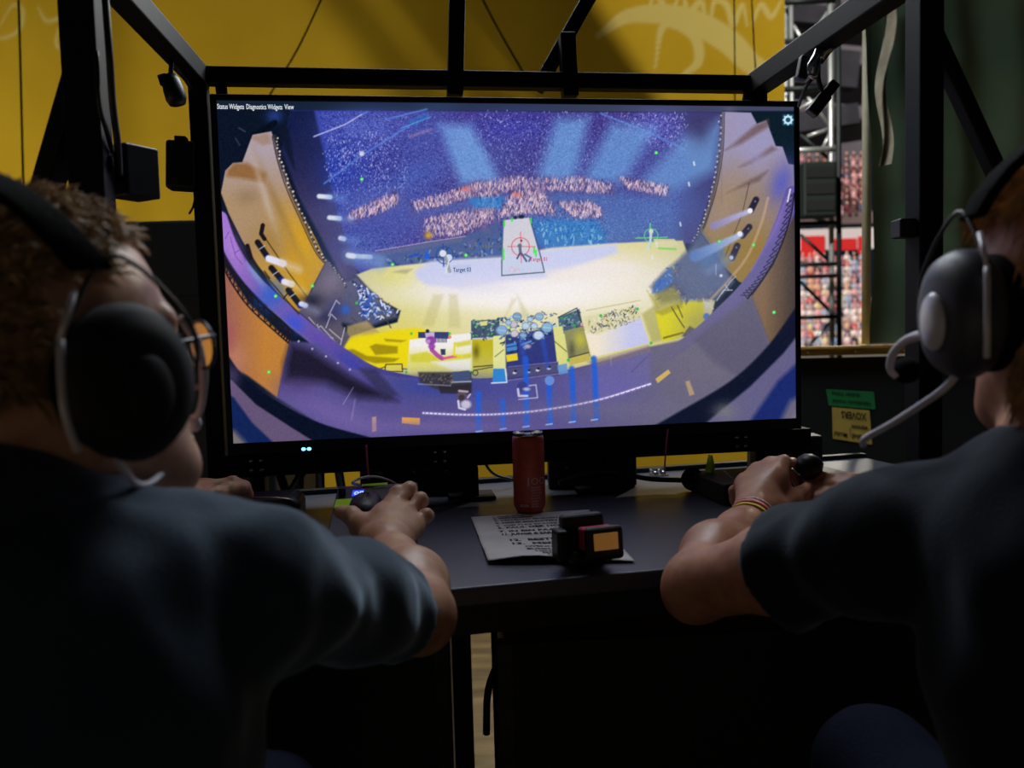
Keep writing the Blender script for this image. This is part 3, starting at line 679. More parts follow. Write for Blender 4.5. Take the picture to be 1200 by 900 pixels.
for q in ([(508, 345), (520, 345), (508, 382), (494, 382)], [(526, 345), (536, 345), (540, 384), (526, 384)], [(600, 350), (606, 350), (590, 375)], [(606, 345), (622, 372), (612, 374)]): poly(q, (180, 172, 110), .35, 4)
# thrust runway
poly([(590, 258), (621, 255), (638, 318), (588, 323)], mixf((206, 204, 214), (196, 204, 232), lambda X, Y: (Y - 285) / 20), 1, 1.2)
line([(588, 305), (588, 323), (638, 319), (634, 302)], 1.3, (40, 60, 70), .9); line([(590, 258), (588, 305)], 1.2, (60, 90, 110), .8); line([(621, 256), (634, 302)], 1.6, (30, 60, 110), .8)
for x, y, h in ((591, 259, 6), (622, 256, 5), (590, 292, 6), (590, 299, 5), (626, 290, 6), (628, 294, 6), (600, 256, 3)): line([(x, y), (x, y + h)], 2.2, (60, 225, 60), .9)
disc(604, 255, 2, (30, 36, 50)); disc(611, 254, 3.4, (24, 30, 50), ry=2.2)
ring(610, 289, 10.5, 1, (226, 60, 70), .9); line([(595, 289), (627, 289)], .9, (220, 60, 80), .8); line([(610, 272), (611, 308)], .9, (220, 60, 80), .8)
disc(609, 288, 2.6, (120, 110, 110)); line([(609, 288), (610, 297)], 3.4, (90, 96, 120)); line([(609, 297), (606, 303)], 1.8, (50, 60, 100)); line([(611, 297), (617, 306)], 2.2, (60, 70, 110)); line([(615, 298), (622, 302), (620, 306)], 2, (70, 90, 150)); disc(611, 282, 1.2, (40, 30, 40))
for q in ([(596, 318), (600, 312), (604, 318)], [(602, 318), (606, 314), (610, 318)]): line(q, .8, (230, 150, 160), .7)
# blue reticle
ring(521, 299, 10, 1.2, (24, 60, 150), .9); line([(502, 302), (536, 300)], 1.6, (24, 56, 160), .9); line([(519, 286), (520, 312)], 1.6, (24, 56, 160), .9)
disc(519, 297, 4, (215, 222, 240)); disc(526, 302, 4, (200, 215, 240)); line([(522, 302), (527, 318)], 4, (140, 150, 150), .9); line([(526, 306), (522, 320)], 1.6, (220, 225, 235)); disc(500, 300, 3.4, (24, 80, 210)); line([(480, 301), (490, 298)], 3, (30, 70, 170))
poly([(470, 316), (484, 315), (476, 321), (460, 319)], (150, 150, 100), .6, 3)
poly([(530, 311), (552, 310), (552, 320), (532, 321)], (178, 190, 222), .7, 2)
# green reticle
line([(762, 262), (762, 290)], 1.2, (110, 230, 120), .9); line([(745, 279), (782, 278)], 1.4, (90, 220, 110), .9); ring(763, 276, 8, 1, (90, 215, 130), .9); disc(763, 271, 2.6, (210, 220, 215)); line([(763, 273), (762, 284), (758, 292)], 3, (205, 215, 220), .9)
poly([(765, 280), (790, 280), (796, 287), (772, 292)], (222, 216, 160), .9); line([(772, 291), (792, 292)], 2.4, (130, 215, 90), .9)
# stage right gear (left of picture)
poly([(404, 330), (418, 324), (434, 340), (464, 366), (466, 372), (450, 376), (430, 384), (400, 378), (388, 350)], (84, 84, 110), .95, 5)
poly([(418, 332), (440, 346), (442, 368), (424, 372)], (40, 84, 190), .75, 4)
for x, y in inpoly([(424, 336), (440, 346), (466, 366), (440, 378), (418, 370), (420, 345)], 120):
    t = random.choice([(30, 60, 150), (190, 205, 235), (40, 90, 210), (60, 66, 90), (230, 235, 250), (90, 95, 110)]); line([(x, y), (x + random.uniform(-3, 3), y + random.uniform(-3, 3))], random.uniform(1, 2.4), t, .85)
for q in ([(445, 352), (465, 362), (458, 372)], [(448, 366), (458, 384)], [(412, 372), (425, 384)]): line(q, 1.4, (66, 66, 60), .9)
for x, y in ((420, 341), (426, 345), (430, 338), (446, 352), (450, 356)): line([(x, y), (x + 2, y + 6)], 2, (235, 240, 250), .9)
for x, y in inpoly([(412, 328), (424, 334), (432, 350), (426, 352)], 60): disc(x, y, random.uniform(.6, 1.3), random.choice([(240, 240, 250), (30, 50, 110), (20, 24, 50)]), .9, .8)
poly([(407, 382), (430, 376), (445, 390), (420, 398), (404, 404)], (176, 152, 96), .8, 3)
# bright yellow lit patch, left
poly([(402, 404), (416, 394), (445, 390), (468, 386), (500, 388), (500, 424), (470, 430), (440, 432), (412, 422), (402, 412)], (236, 214, 12), .95, 5, True)
for q in ([(406, 410), (414, 409), (430, 417), (468, 420), (462, 424), (440, 426), (420, 420)], [(433, 406), (440, 403), (466, 406), (466, 414), (440, 416)], [(450, 397), (476, 399), (470, 401), (452, 400)]): poly(q, (150, 130, 12), .85, 2.5)
poly([(452, 427), (471, 426), (472, 435), (451, 435)], (222, 208, 80)); line([(452, 427), (471, 426.5), (472, 435.5), (451, 435), (452, 427)], 1.1, (40, 36, 20)); line([(471, 432), (480, 433)], 1, (50, 46, 30)); line([(440, 434), (451, 430)], 1.2, (50, 46, 20), .8)
poly([(395, 420), (404, 414), (440, 434), (480, 438), (540, 440), (540, 444), (470, 443), (410, 432)], (206, 178, 96), .8, 3)
# keyboard riser
poly([(480, 398), (553, 390), (554, 436), (477, 436)], mixf((240, 236, 236), (222, 216, 120), lambda X, Y: (Y - 405) / 18), 1, 1.2)
for q in ([(480, 416), (500, 412), (515, 420), (552, 414), (552, 420), (520, 424), (482, 424)], [(532, 402), (552, 398), (552, 404), (536, 407)]): poly(q, (206, 200, 40), .8, 3)
poly([(505, 424), (552, 420), (552, 434), (530, 434)], (236, 234, 240), .8, 4)
poly([(490, 389), (526, 389), (526, 397), (490, 396)], (38, 50, 110), .95); poly([(498, 390), (509, 389), (509, 396), (499, 396)], (212, 190, 230), .9)
for x in range(511, 524, 2): line([(x, 397), (x, 401)], 1, (30, 34, 60) if x % 4 else (235, 235, 240), .9)
disc(505, 399, 6, (130, 44, 150), .9, 2, 5); disc(502, 400, 2.4, (180, 140, 200)); disc(506, 406, 4, (140, 60, 160), .9, 2); disc(501, 388, 2.2, (30, 28, 60)); line([(506, 410), (512, 416), (518, 420)], 5, (160, 40, 160), .8); line([(520, 420), (535, 417)], 3, (220, 80, 150), .9); poly([(516, 409), (522, 409), (522, 416), (517, 416)], (50, 60, 96))
line([(533, 402), (532, 416), (541, 418)], 2.6, (226, 214, 30), .9); disc(527, 395, 2, (230, 130, 90))
for x, y in ((482, 391), (527, 391), (476, 436), (552, 436), (418, 355), (588, 440)): disc(x, y, 1.6, (50, 200, 70))
# drum platform and side bays
poly([(552, 376), (585, 374), (586, 396), (552, 398)], (60, 78, 104)); poly([(553, 398), (578, 398), (578, 442), (554, 443)], mixf((190, 176, 28), (196, 190, 96), lambda X, Y: (Y - 405) / 30))
glow(558, 412, 4, 8, (90, 84, 20), .8); line([(555, 430), (578, 428)], 1.2, (50, 50, 20)); line([(555, 434), (578, 430)], 1, (50, 50, 20)); ring(557, 437, 3, 1, (50, 60, 20)); line([(554, 397), (578, 396)], 1.6, (200, 205, 200))
poly([(578, 394), (592, 392), (592, 432), (578, 432)], (224, 224, 150)); line([(580, 418), (590, 410)], 1, (80, 90, 60), .8)
poly([(592, 392), (652, 384), (656, 425), (593, 432)], (46, 54, 120), 1, 2)
for x, y in inpoly([(552, 375), (600, 372), (604, 398), (552, 397)], 90):
    line([(x, y), (x + random.uniform(-3, 3), y + random.uniform(-1.5, 1.5))], random.uniform(.8, 2), random.choice([(30, 44, 70), (120, 140, 160), (190, 205, 215), (60, 90, 120), (80, 180, 80)]), .85)
poly([(562, 377), (571, 376), (571, 381), (563, 382)], (220, 218, 130))
for x, y in inpoly([(584, 372), (652, 366), (652, 392), (600, 412), (586, 400)], 170):
    line([(x, y), (x + random.uniform(-4, 4), y + random.uniform(-3, 3))], random.uniform(.8, 1.8), random.choice([(24, 50, 100), (50, 96, 160), (160, 195, 220), (20, 30, 60)]), .85)
for x, y, r, c in ((588, 387, 7, (130, 170, 215)), (606, 371, 5.6, (110, 150, 190)), (602, 380, 5, (196, 186, 196)), (603, 391, 5, (206, 192, 200)), (616, 382, 5, (180, 205, 228)), (626, 382, 4.4, (176, 204, 228)), (632, 371, 5.4, (130, 170, 200)), (631, 393, 6.4, (196, 216, 236)), (641, 384, 7, (130, 176, 212)), (613, 393, 4.4, (120, 160, 200)), (596, 378, 4, (150, 180, 210)), (621, 374, 3.6, (160, 190, 215))):
    disc(x, y, r, c, .95, 1.2, r * .8); ring(x, y, r * .85, .8, (40, 70, 120), .5); line([(x - r * .7, y - .5), (x + r * .7, y + .5)], .7, (235, 240, 250), .5)
poly([(593, 404), (605, 401), (606, 410), (594, 412)], (70, 130, 200)); line([(594, 407), (605, 405)], 1, (20, 40, 90)); poly([(593, 416), (606, 414), (607, 422), (594, 424)], (232, 206, 40)); disc(618, 406, 4, (190, 170, 200), .9, 2, 2.4); line([(611, 404), (622, 400)], 2.4, (90, 150, 210), .9)
poly([(654, 372), (679, 362), (684, 386), (656, 392)], (64, 90, 110)); line([(654, 372), (676, 361), (683, 384)], 1.2, (36, 48, 60))
for x, y in inpoly([(654, 374), (678, 364), (683, 386), (656, 392)], 80): line([(x, y), (x + random.uniform(-2.5, 2.5), y + random.uniform(-1.5, 1.5))], 1.1, random.choice([(24, 36, 56), (130, 160, 170), (60, 120, 160), (50, 190, 80), (180, 195, 205)]), .85)
disc(682, 380, 2, (216, 150, 190)); poly([(648, 384), (659, 382), (666, 424), (653, 427)], (218, 216, 130)); line([(650, 400), (664, 412)], .9, (70, 80, 50))
poly([(661, 388), (684, 382), (692, 418), (667, 425)], (136, 136, 92)); glow(680, 398, 8, 10, (196, 190, 60), .8); glow(670, 410, 4, 10, (80, 80, 60), .8); poly([(667, 420), (690, 414), (692, 422), (668, 428)], (196, 180, 84)); line([(667, 419), (690, 413)], 1.2, (70, 66, 50))
# right bay
poly([(685, 388), (750, 370), (761, 402), (694, 419)], mixf((240, 228, 206), (196, 198, 236), lambda X, Y: (X - 700) / 40), 1, 1.4)
poly([(684, 372), (748, 358), (752, 372), (700, 392), (688, 390)], (216, 210, 160), .85, 4)
for x, y in inpoly([(690, 378), (718, 364), (750, 358), (750, 376), (724, 384), (690, 392)], 150): line([(x, y), (x + random.uniform(-2.5, 2.5), y + random.uniform(-3, 1))], random.uniform(.7, 1.5), random.choice([(60, 64, 90), (236, 230, 236), (110, 110, 120), (150, 150, 80), (40, 50, 60)]), .8)
line([(687, 364), (750, 352)], 1.2, (190, 180, 120), .8); line([(758, 340), (772, 362)], 2, (206, 206, 130), .9)
for x, y in ((747, 362), (704, 370), (666, 422), (763, 402), (694, 420)): disc(x, y, 1.8, (40, 190, 70))
poly([(752, 368), (770, 356), (778, 398), (764, 402)], (176, 170, 96), .8, 4)
poly([(768, 366), (792, 356), (824, 350), (826, 376), (812, 388), (790, 398), (776, 400)], (222, 212, 28), .95, 3)
poly([(768, 366), (800, 352), (800, 360), (776, 370)], (170, 160, 40), .8, 3)
line([(787, 360), (794, 372), (802, 384)], 1.4, (80, 76, 20)); line([(794, 358), (800, 372)], 1.4, (90, 86, 20)); poly([(800, 350), (806, 340), (812, 344), (804, 358)], (120, 120, 110), .9, 1.5); line([(778, 396), (800, 390)], 2.4, (120, 108, 20), .9); poly([(799, 394), (808, 382), (816, 386), (806, 396)], (70, 66, 80), .9, 2)
disc(828, 371, 4, (40, 100, 220), .9, 2)
# right gear by the thrust end
poly([(762, 336), (778, 318), (800, 300), (815, 290), (835, 300), (860, 330), (840, 352), (800, 352), (775, 356)], (86, 92, 118), .92, 6)
poly([(768, 330), (786, 314), (790, 328), (776, 342), (764, 344)], (60, 104, 180), .9, 3)
for x, y in inpoly([(764, 330), (796, 304), (840, 340), (800, 356), (770, 352)], 110): line([(x, y), (x + random.uniform(-3, 3), y + random.uniform(-3, 3))], random.uniform(.8, 1.6), random.choice([(30, 70, 170), (150, 175, 210), (60, 70, 96), (110, 110, 110), (190, 180, 120)]), .7)
poly([(762, 346), (790, 336), (800, 354), (770, 366)], (160, 152, 60), .7, 6)
line([(805, 322), (824, 348)], 2.2, (130, 130, 120), .8); line([(814, 322), (832, 344)], 2.2, (120, 120, 120), .8)
# left: dark gap, curved drape, side screen
poly([(250, 128), (340, 128), (330, 175), (318, 152), (296, 160), (284, 190), (270, 192), (262, 218), (250, 220)], (10, 20, 38), 1, 2)
glow(322, 136, 10, 8, (40, 66, 140), .8); line([(296, 160), (322, 144)], 7, (6, 12, 26), .9, 2); poly([(326, 150), (338, 150), (346, 200), (334, 175)], (14, 22, 44), .9, 4); line([(280, 150), (287, 154)], 1.5, (80, 110, 140), .5); line([(276, 162), (281, 170)], 1.5, (80, 110, 140), .4)
dr = [(296, 158), (318, 154), (324, 172), (336, 206), (352, 246), (370, 280), (382, 306), (366, 336), (354, 362), (348, 370), (330, 350), (305, 315), (284, 282), (268, 250), (259, 226), (264, 200), (273, 191), (284, 190)]
def drape(X, Y):
    u = (Y - 150) / 210.; base = np.array((172, 156, 164), float)[None, None] * np.ones(X.shape + (1,))
    tan = np.array((170, 140, 106), float); gold = np.array((206, 150, 30), float)
    t = np.clip((Y - 178) / 60, 0, 1)[..., None]; base = base * (1 - t) + tan * t
    q = np.clip((X - 280 - (300 - Y) * .5) / 60, 0, 1) * np.clip((Y - 215) / 70, 0, 1); q = q[..., None]; return base * (1 - q) + gold * q
poly(dr, drape, 1, 1.2); clip(dr)
poly([(266, 200), (274, 191), (290, 191), (312, 204), (310, 214), (290, 210), (266, 207)], (140, 96, 52), .9, 6); poly([(290, 160), (315, 156), (318, 168), (308, 170)], (150, 110, 80), .5, 5)
glow(330, 250, 5, 60, (142, 108, 60), .6, -.42); glow(312, 235, 4, 50, (192, 174, 160), .7, -.3); glow(290, 230, 14, 10, (128, 98, 70), .4); glow(356, 285, 10, 40, (222, 164, 20), .6, -.5); glow(345, 330, 22, 22, (218, 160, 16), .8, .4); glow(318, 285, 18, 26, (150, 116, 66), .6, -.5); glow(290, 300, 10, 20, (150, 110, 60), .4)
clip(None)
line([(322, 160), (328, 188), (340, 222), (356, 258), (374, 296), (392, 318), (404, 336)], 4.4, (60, 52, 56), .75, 2, curve=True)
for i, (x, y) in enumerate(cr([(323, 160), (329, 188), (341, 222), (357, 258), (375, 296), (393, 318), (405, 336)], 14)):
    disc(x + random.uniform(-1.5, 2), y, random.uniform(.7, 1.3), (235, 225, 225) if i % 2 else (20, 20, 36), .85, .8)
line([(319, 160), (325, 188), (336, 222), (352, 258), (370, 296), (384, 312)], 1.1, (26, 22, 26), .9, curve=True)
poly([(383, 304), (404, 334), (400, 380), (410, 395), (400, 412), (348, 368), (356, 358)], (88, 80, 96), 1, 3)
glow(388, 330, 12, 16, (122, 110, 124), .8, .5); glow(365, 352, 14, 8, (26, 28, 44), .9); glow(394, 362, 12, 12, (52, 56, 110), .9); glow(382, 372, 12, 8, (40, 40, 76), .8); glow(405, 363, 5, 5, (34, 90, 200), .9)
for q in ([(385, 370), (394, 352), (398, 356)], [(382, 384), (388, 368), (394, 374)], [(362, 372), (372, 384), (386, 398), (394, 414)], [(352, 372), (358, 380), (362, 386)], [(366, 388), (376, 382), (394, 402)], [(372, 380), (374, 396), (390, 396)], [(386, 386), (400, 398)], [(398, 408), (404, 384)]): line(q, 1.2, (196, 198, 212), .8)
# left side screen ribbon and truss
rib = [(258, 256), (270, 290), (292, 324), (322, 354), (362, 388), (402, 418), (440, 440), (490, 452)]
line([(x, y) for x, y in cr(rib)], 17, (160, 116, 206), 1, 1.5, c1=(60, 56, 128), w1=20)
glow(272, 290, 10, 26, (176, 130, 214), .7, -.4); glow(318, 345, 16, 20, (40, 92, 200), .8, .7); glow(300, 322, 4, 16, (120, 190, 220), .5, -.6); glow(345, 378, 14, 10, (50, 80, 210), .8, .7); glow(372, 398, 14, 8, (92, 70, 170), .6, .7); glow(410, 424, 20, 8, (52, 64, 170), .7, .6)
for q in ([(270, 278), (276, 300), (284, 310)], [(276, 296), (282, 292), (288, 306)], [(264, 280), (268, 272)]): line(q, 1, (90, 50, 150), .6)
line([(x + 10, y - 4) for x, y in rib[:5]], 1.1, (40, 26, 30), .8, curve=True)
line([(x - 8, y + 6) for x, y in rib[3:]], 1.2, (200, 196, 226), .35, 2, curve=True)
poly([(255, 300), (266, 316), (292, 356), (326, 388), (340, 400), (334, 430), (325, 466), (290, 440), (255, 420)], mixf((190, 126, 54), (150, 92, 86), lambda X, Y: (310 - X) / 50), 1, 3)
glow(275, 420, 14, 18, (190, 130, 100), .7); glow(268, 395, 8, 22, (160, 80, 96), .6)
t0 = cr([(258, 284), (270, 314), (296, 346), (330, 376), (344, 390)], 5); t1 = cr([(258, 296), (266, 322), (290, 358), (322, 388), (338, 402)], 5)
line(t0, 1.8, (24, 18, 26)); line(t1, 1.8, (24, 18, 26))
for i in range(len(t0) - 1): line([t0[i], t1[i + 1]], 1.3, (28, 20, 28)); line([t1[i], t0[i + 1] if i % 2 else t0[i]], 1.2, (28, 20, 28))
# moving heads, left drape
line([(306, 272), (340, 322), (360, 348)], 1.3, (60, 44, 20)); line([(292, 300), (330, 345), (350, 368)], 1.5, (50, 36, 20))
for x, y in ((318, 284), (329, 306), (343, 322)):
    pass
for x0_, y0_, x1_, y1_ in ((302, 284, 314, 302), (318, 314, 330, 328), (338, 340, 352, 358)): line([(x0_, y0_), (x1_, y1_)], 7, (18, 18, 30), 1, 1.5); line([(x0_ + 2, y0_ + 8), (x0_ + 8, y0_ + 4)], 1.4, (210, 210, 220), .7); disc(x1_, y1_, 3.6, (20, 30, 120))
line([(308, 264), (306, 274), (310, 280)], 5, (22, 18, 24)); line([(290, 288), (294, 302)], 5, (26, 20, 28)); line([(310, 318), (316, 326)], 1.4, (30, 24, 20)); line([(332, 350), (342, 338)], 1.4, (30, 24, 20))
line([(315, 303), (332, 309)], 8, (226, 228, 244), 1, 2); line([(330, 308), (350, 316)], 8, (226, 206, 190), .6, 8); line([(333, 330), (342, 333)], 7, (236, 226, 236), 1, 2); line([(342, 333), (358, 342)], 6, (220, 190, 120), .6, 7); line([(353, 356), (358, 358)], 6, (220, 226, 250), 1, 2); line([(358, 359), (372, 366)], 7, (130, 140, 180), .5, 8)
for x, y, l in ((374, 230, 13), (386, 255, 12), (399, 279, 4), (410, 300, 24)):
    line([(x, y), (x + l, y + 1)], 5.4, (226, 234, 246), .95, 2); line([(x + l, y + 1), (x + l + 14, y + 3)], 7, (110, 150, 220), .5, 8)
line([(410, 300), (445, 310)], 14, (130, 170, 220), .5, 12); line([(408, 299), (414, 300)], 6, (240, 244, 250), .9, 2)
# floor in front (bottom of the picture)
bot = [(340, 400), (372, 402), (410, 432), (470, 442), (560, 444), (640, 440), (700, 425), (762, 406), (812, 396), (852, 360), (880, 345), (905, 408), (868, 448), (818, 484), (780, 500), (640, 505), (430, 518), (380, 500), (325, 466), (332, 430)]
poly(bot, mixf((84, 78, 138), (104, 100, 124), lambda X, Y: (X - 640) / 140), 1, 3)
glow(520, 452, 70, 14, (52, 66, 150), .8); glow(600, 465, 60, 20, (74, 76, 150), .5); glow(385, 480, 50, 16, (104, 84, 156), .7, .5); glow(480, 495, 60, 12, (100, 84, 146), .6); glow(700, 455, 50, 18, (98, 92, 158), .8); glow(820, 430, 40, 26, (112, 106, 124), .7)
poly([(341, 402), (364, 410), (410, 440), (466, 468), (420, 466), (380, 448), (334, 446), (334, 425)], (26, 22, 42), .95, 14); glow(400, 488, 60, 14, (112, 96, 160), .7, .3); glow(350, 450, 22, 10, (70, 54, 100), .5)
line([(372, 402), (412, 436), (462, 464), (486, 478)], 4, (84, 74, 160), .6, 4, curve=True)
for x in (382, 396, 350, 366, 410): disc(x, 400 + (x - 350) * .55, 1.3, (190, 190, 225), .8)
poly([(420, 432), (440, 432), (466, 462), (452, 470)], (46, 44, 76), .7, 5); line([(414, 454), (402, 474)], 1, (180, 170, 210), .5); line([(416, 468), (412, 492)], 1.2, (190, 176, 216), .35, 2)
poly([(490, 436), (553, 436), (552, 460), (516, 458), (492, 448)], (56, 52, 60), .9, 2.5); poly([(530, 436), (550, 434), (552, 447), (530, 448)], (66, 78, 116)); line([(528, 448), (552, 447)], 1.4, (190, 190, 210), .8); poly([(514, 452), (553, 450), (552, 462), (516, 461)], (42, 38, 46), .8, 2); line([(490, 450), (528, 452)], 1.4, (180, 180, 195), .5)
for x, y in inpoly([(492, 438), (530, 438), (530, 450), (498, 448)], 50): line([(x, y), (x + random.uniform(-2, 2), y + 1)], 1, random.choice([(30, 28, 36), (120, 110, 90), (90, 86, 90)]), .8)
poly([(578, 432), (592, 432), (594, 448), (577, 449)], (50, 130, 205)); line([(592, 432), (594, 448), (576, 449)], 1.4, (220, 225, 240)); poly([(593, 430), (654, 424), (656, 440), (595, 446)], (62, 62, 116), .9); line([(594, 446), (656, 438)], 1, (150, 130, 190), .8); line([(596, 430), (654, 424)], 1, (130, 120, 180), .8)
for x, y in ((603, 437), (619, 436), (630, 434), (643, 432)): disc(x, y, 2.2, (226, 226, 236), .9, 1, 1.3); disc(x + 1, y - 2, 1.4, (20, 20, 40))
poly([(653, 428), (664, 426), (666, 437), (655, 439)], (96, 150, 210), .9); line([(668, 432), (700, 424)], 1.4, (196, 176, 150), .8)
poly([(688, 424), (760, 404), (764, 412), (700, 430)], (130, 112, 120), .6, 3); line([(716, 428), (716, 418), (758, 406)], 1, (176, 170, 190), .6); line([(740, 436), (758, 418)], 1.6, (60, 58, 90), .7)
poly([(692, 430), (761, 412), (762, 450), (700, 470)], (110, 104, 176), .5, 6)
for x, y0_ in ((561, 462), (589, 470), (616, 420), (643, 444), (670, 432), (696, 420)): line([(x, y0_), (x + (x - 580) * .03, min(503, 500 - (x - 590) * .09))], 6.4, (30, 92, 214), .85, 3); line([(x - 3, 503 - (x - 590) * .1), (x + 4, 502 - (x - 590) * .1)], 1.6, (170, 205, 250), .9)
for x0_ in (636, 610): line([(x0_, 398), (x0_ + 6, 430)], 5, (40, 80, 200), .5, 4)
disc(644, 446, 5.6, (106, 140, 214), .95); disc(612, 453, 6, (54, 62, 130), .95, 1.5); disc(617, 456, 4, (210, 200, 225), .8, 2, 2); line([(607, 456), (608, 464), (618, 464)], 2.6, (216, 206, 232), .9); line([(608, 468), (630, 466), (628, 451), (620, 452)], 1.2, (206, 200, 226), .9)
disc(541, 464, 6, (90, 76, 90), .95, 1.5); disc(546, 474, 6, (216, 210, 226), .9, 3, 5); line([(537, 470), (538, 478), (545, 480)], 2.4, (230, 226, 240), .9); disc(541, 466, 3.6, (60, 50, 60)); line([(538, 458), (548, 459)], 2.4, (214, 180, 200), .8); line([(548, 466), (551, 462)], 2, (226, 200, 210), .8)
led = cr([(496, 484), (545, 486), (590, 485), (640, 480), (700, 469), (762, 450)], 10)
line(led, 3.2, (150, 140, 220), .5, 3); line(led, 1.8, (240, 226, 250), 1)
for i in range(0, len(led) - 1): disc(led[i][0] + 2, led[i][1], .7, (60, 60, 150), .8, .8)
poly([(471, 489), (492, 490), (492, 498), (471, 496)], (236, 166, 70)); poly([(436, 489), (441, 488), (441, 505), (436, 506)], (190, 150, 140), .9, 1.5); poly([(768, 444), (783, 433), (786, 437), (771, 449)], (206, 172, 100)); poly([(803, 447), (808, 446), (814, 462), (808, 464)], (190, 160, 120), .8, 1.5)
glow(330, 485, 30, 14, (110, 94, 150), .5, .4); glow(700, 480, 120, 12, (112, 106, 140), .5); glow(520, 500, 120, 8, (112, 98, 156), .6); glow(860, 410, 30, 40, (112, 106, 120), .5, .5); glow(820, 380, 30, 24, (116, 112, 124), .45, -.7)
# lower left rim
line([(250, 408), (278, 448), (320, 480), (370, 506), (430, 524)], 20, (8, 16, 36), 1, 2, w1=24, curve=True)
poly([(250, 432), (272, 446), (300, 474), (340, 500), (372, 520), (372, 530), (300, 530), (250, 455)], (98, 82, 116), 1, 2); poly([(250, 450), (274, 466), (296, 496), (326, 524), (250, 530)], (16, 34, 84), 1, 3); poly([(262, 500), (276, 506), (292, 524), (262, 530)], (130, 118, 116), .9, 8); glow(272, 440, 10, 14, (130, 100, 150), .4)
# right side: drape with folds, purple ribbon, truss, brown field
poly([(846, 130), (936, 130), (936, 220), (850, 210)], (12, 28, 40), 1, 2)
dr2 = [(846, 131), (880, 132), (887, 145), (898, 141), (909, 171), (917, 172), (924, 192), (930, 193), (932, 240), (920, 262), (902, 300), (882, 336), (866, 330), (848, 312), (836, 292), (820, 270), (830, 240), (840, 195)]
def drape2(X, Y):
    a_ = np.array((154, 148, 184), float); b_ = np.array((150, 128, 110), float); g_ = np.array((150, 116, 48), float)
    t = np.clip((Y - 170) / 60, 0, 1)[..., None]; q = np.clip((Y - 250) / 40, 0, 1)[..., None]; c = a_ * (1 - t) + b_ * t; return c * (1 - q) + g_ * q
poly(dr2, drape2, 1, 1.4)
for q in ([(850, 176), (886, 146), (900, 140), (901, 148), (870, 168)], [(866, 196), (905, 171), (910, 175), (880, 192)], [(852, 226), (880, 210), (900, 200), (890, 212)]): poly(q, (104, 78, 76), .75, 5)
glow(885, 182, 14, 16, (156, 150, 196), .6); glow(916, 215, 14, 26, (86, 90, 190), .85, .3); glow(855, 150, 8, 20, (156, 146, 172), .6); glow(850, 240, 12, 40, (168, 140, 110), .5, .3)
line([(846, 132), (844, 180), (836, 225), (826, 262), (818, 276)], 4, (70, 66, 84), .7, 2, curve=True); line([(849, 132), (847, 180), (838, 228), (824, 268)], .9, (40, 34, 40), .9, curve=True)
for i, (x, y) in enumerate(cr([(844, 132), (842, 180), (834, 222), (824, 258), (812, 284)], 14)): disc(x + random.uniform(-1.5, 1.5), y, .9, (225, 220, 230) if i % 2 else (40, 44, 70), .8, .8)
line([(878, 214), (870, 250), (850, 300)], 1.2, (84, 66, 50), .8); line([(846, 170), (846, 240)], .9, (120, 110, 110), .5)
poly([(822, 270), (838, 292), (852, 312), (856, 330), (820, 352), (790, 330), (800, 300)], (86, 98, 132), .85, 8)
poly([(826, 292), (846, 282), (850, 300), (820, 316)], (70, 112, 170), .7, 6)
line([(900, 232), (892, 262), (876, 300), (856, 326), (832, 352)], 3, (206, 170, 130), .6, 2, curve=True)
rb2 = [(930, 228), (918, 262), (900, 300), (876, 336), (846, 366), (812, 396), (770, 424)]
line(cr(rb2), 21, (96, 84, 160), 1, 1.5, c1=(104, 100, 126), w1=12)
glow(912, 262, 6, 30, (122, 104, 180), .7, .4); line([(922, 232), (906, 272), (880, 318)], 1.6, (140, 120, 190), .5, 2, curve=True)
poly([(936, 240), (936, 392), (905, 412), (890, 372), (880, 348), (906, 310), (922, 270)], mixf((128, 100, 74), (60, 52, 54), lambda X, Y: (X - 895) / 40), 1, 3)
poly([(880, 346), (904, 410), (872, 446), (836, 424), (812, 398), (846, 372)], (92, 88, 112), .85, 8)
t0 = cr([(931, 226), (926, 256), (912, 296), (892, 330), (876, 350)], 5); t1 = cr([(924, 226), (917, 262), (902, 300), (884, 330), (868, 346)], 5)
line(t0, 1.5, (24, 22, 34)); 
for i in range(len(t0) - 1): line([t0[i], t1[i + 1]], 1, (40, 36, 50)); line([t1[i], t0[i + 1]], 1, (36, 32, 46), .8)
line([(926, 222), (923, 236)], 2, (226, 228, 240), .9)
for x0_, y0_, x1_, y1_ in ((886, 234, 880, 246), (878, 266, 870, 276), (864, 288, 858, 302)): line([(x0_, y0_), (x1_, y1_)], 7.5, (34, 30, 50), 1, 1.8); disc(x0_ - 1, y0_ + 2, 1.2, (140, 130, 150), .7)
line([(879, 247), (836, 265)], 5, (196, 196, 240), .85, 3, c1=(140, 130, 190), w1=9); disc(879, 247, 3, (244, 246, 255)); line([(868, 275), (842, 288), (815, 300)], 6, (190, 205, 240), .9, 3, c1=(84, 124, 190), w1=14); disc(867, 274, 3, (244, 246, 255)); disc(857, 302, 2.4, (236, 240, 255)); line([(856, 303), (830, 318)], 8, (110, 140, 190), .5, 8)
disc(845, 323, 1.8, (220, 226, 250)); line([(839, 310), (839, 322)], 1.2, (160, 180, 220), .8)
for q in ([(846, 344), (856, 330), (862, 324)], [(840, 352), (848, 340), (858, 340)], [(828, 354), (836, 362)], [(824, 350), (828, 360), (834, 352)], [(850, 334), (854, 340)]): line(q, 1.3, (196, 200, 205), .8)
for x, y in ((764, 300), (778, 222), (813, 190), (807, 214), (797, 261), (769, 285)): line([(x, y), (x + .8, y + 3.5)], 2, (225, 235, 250), .8)
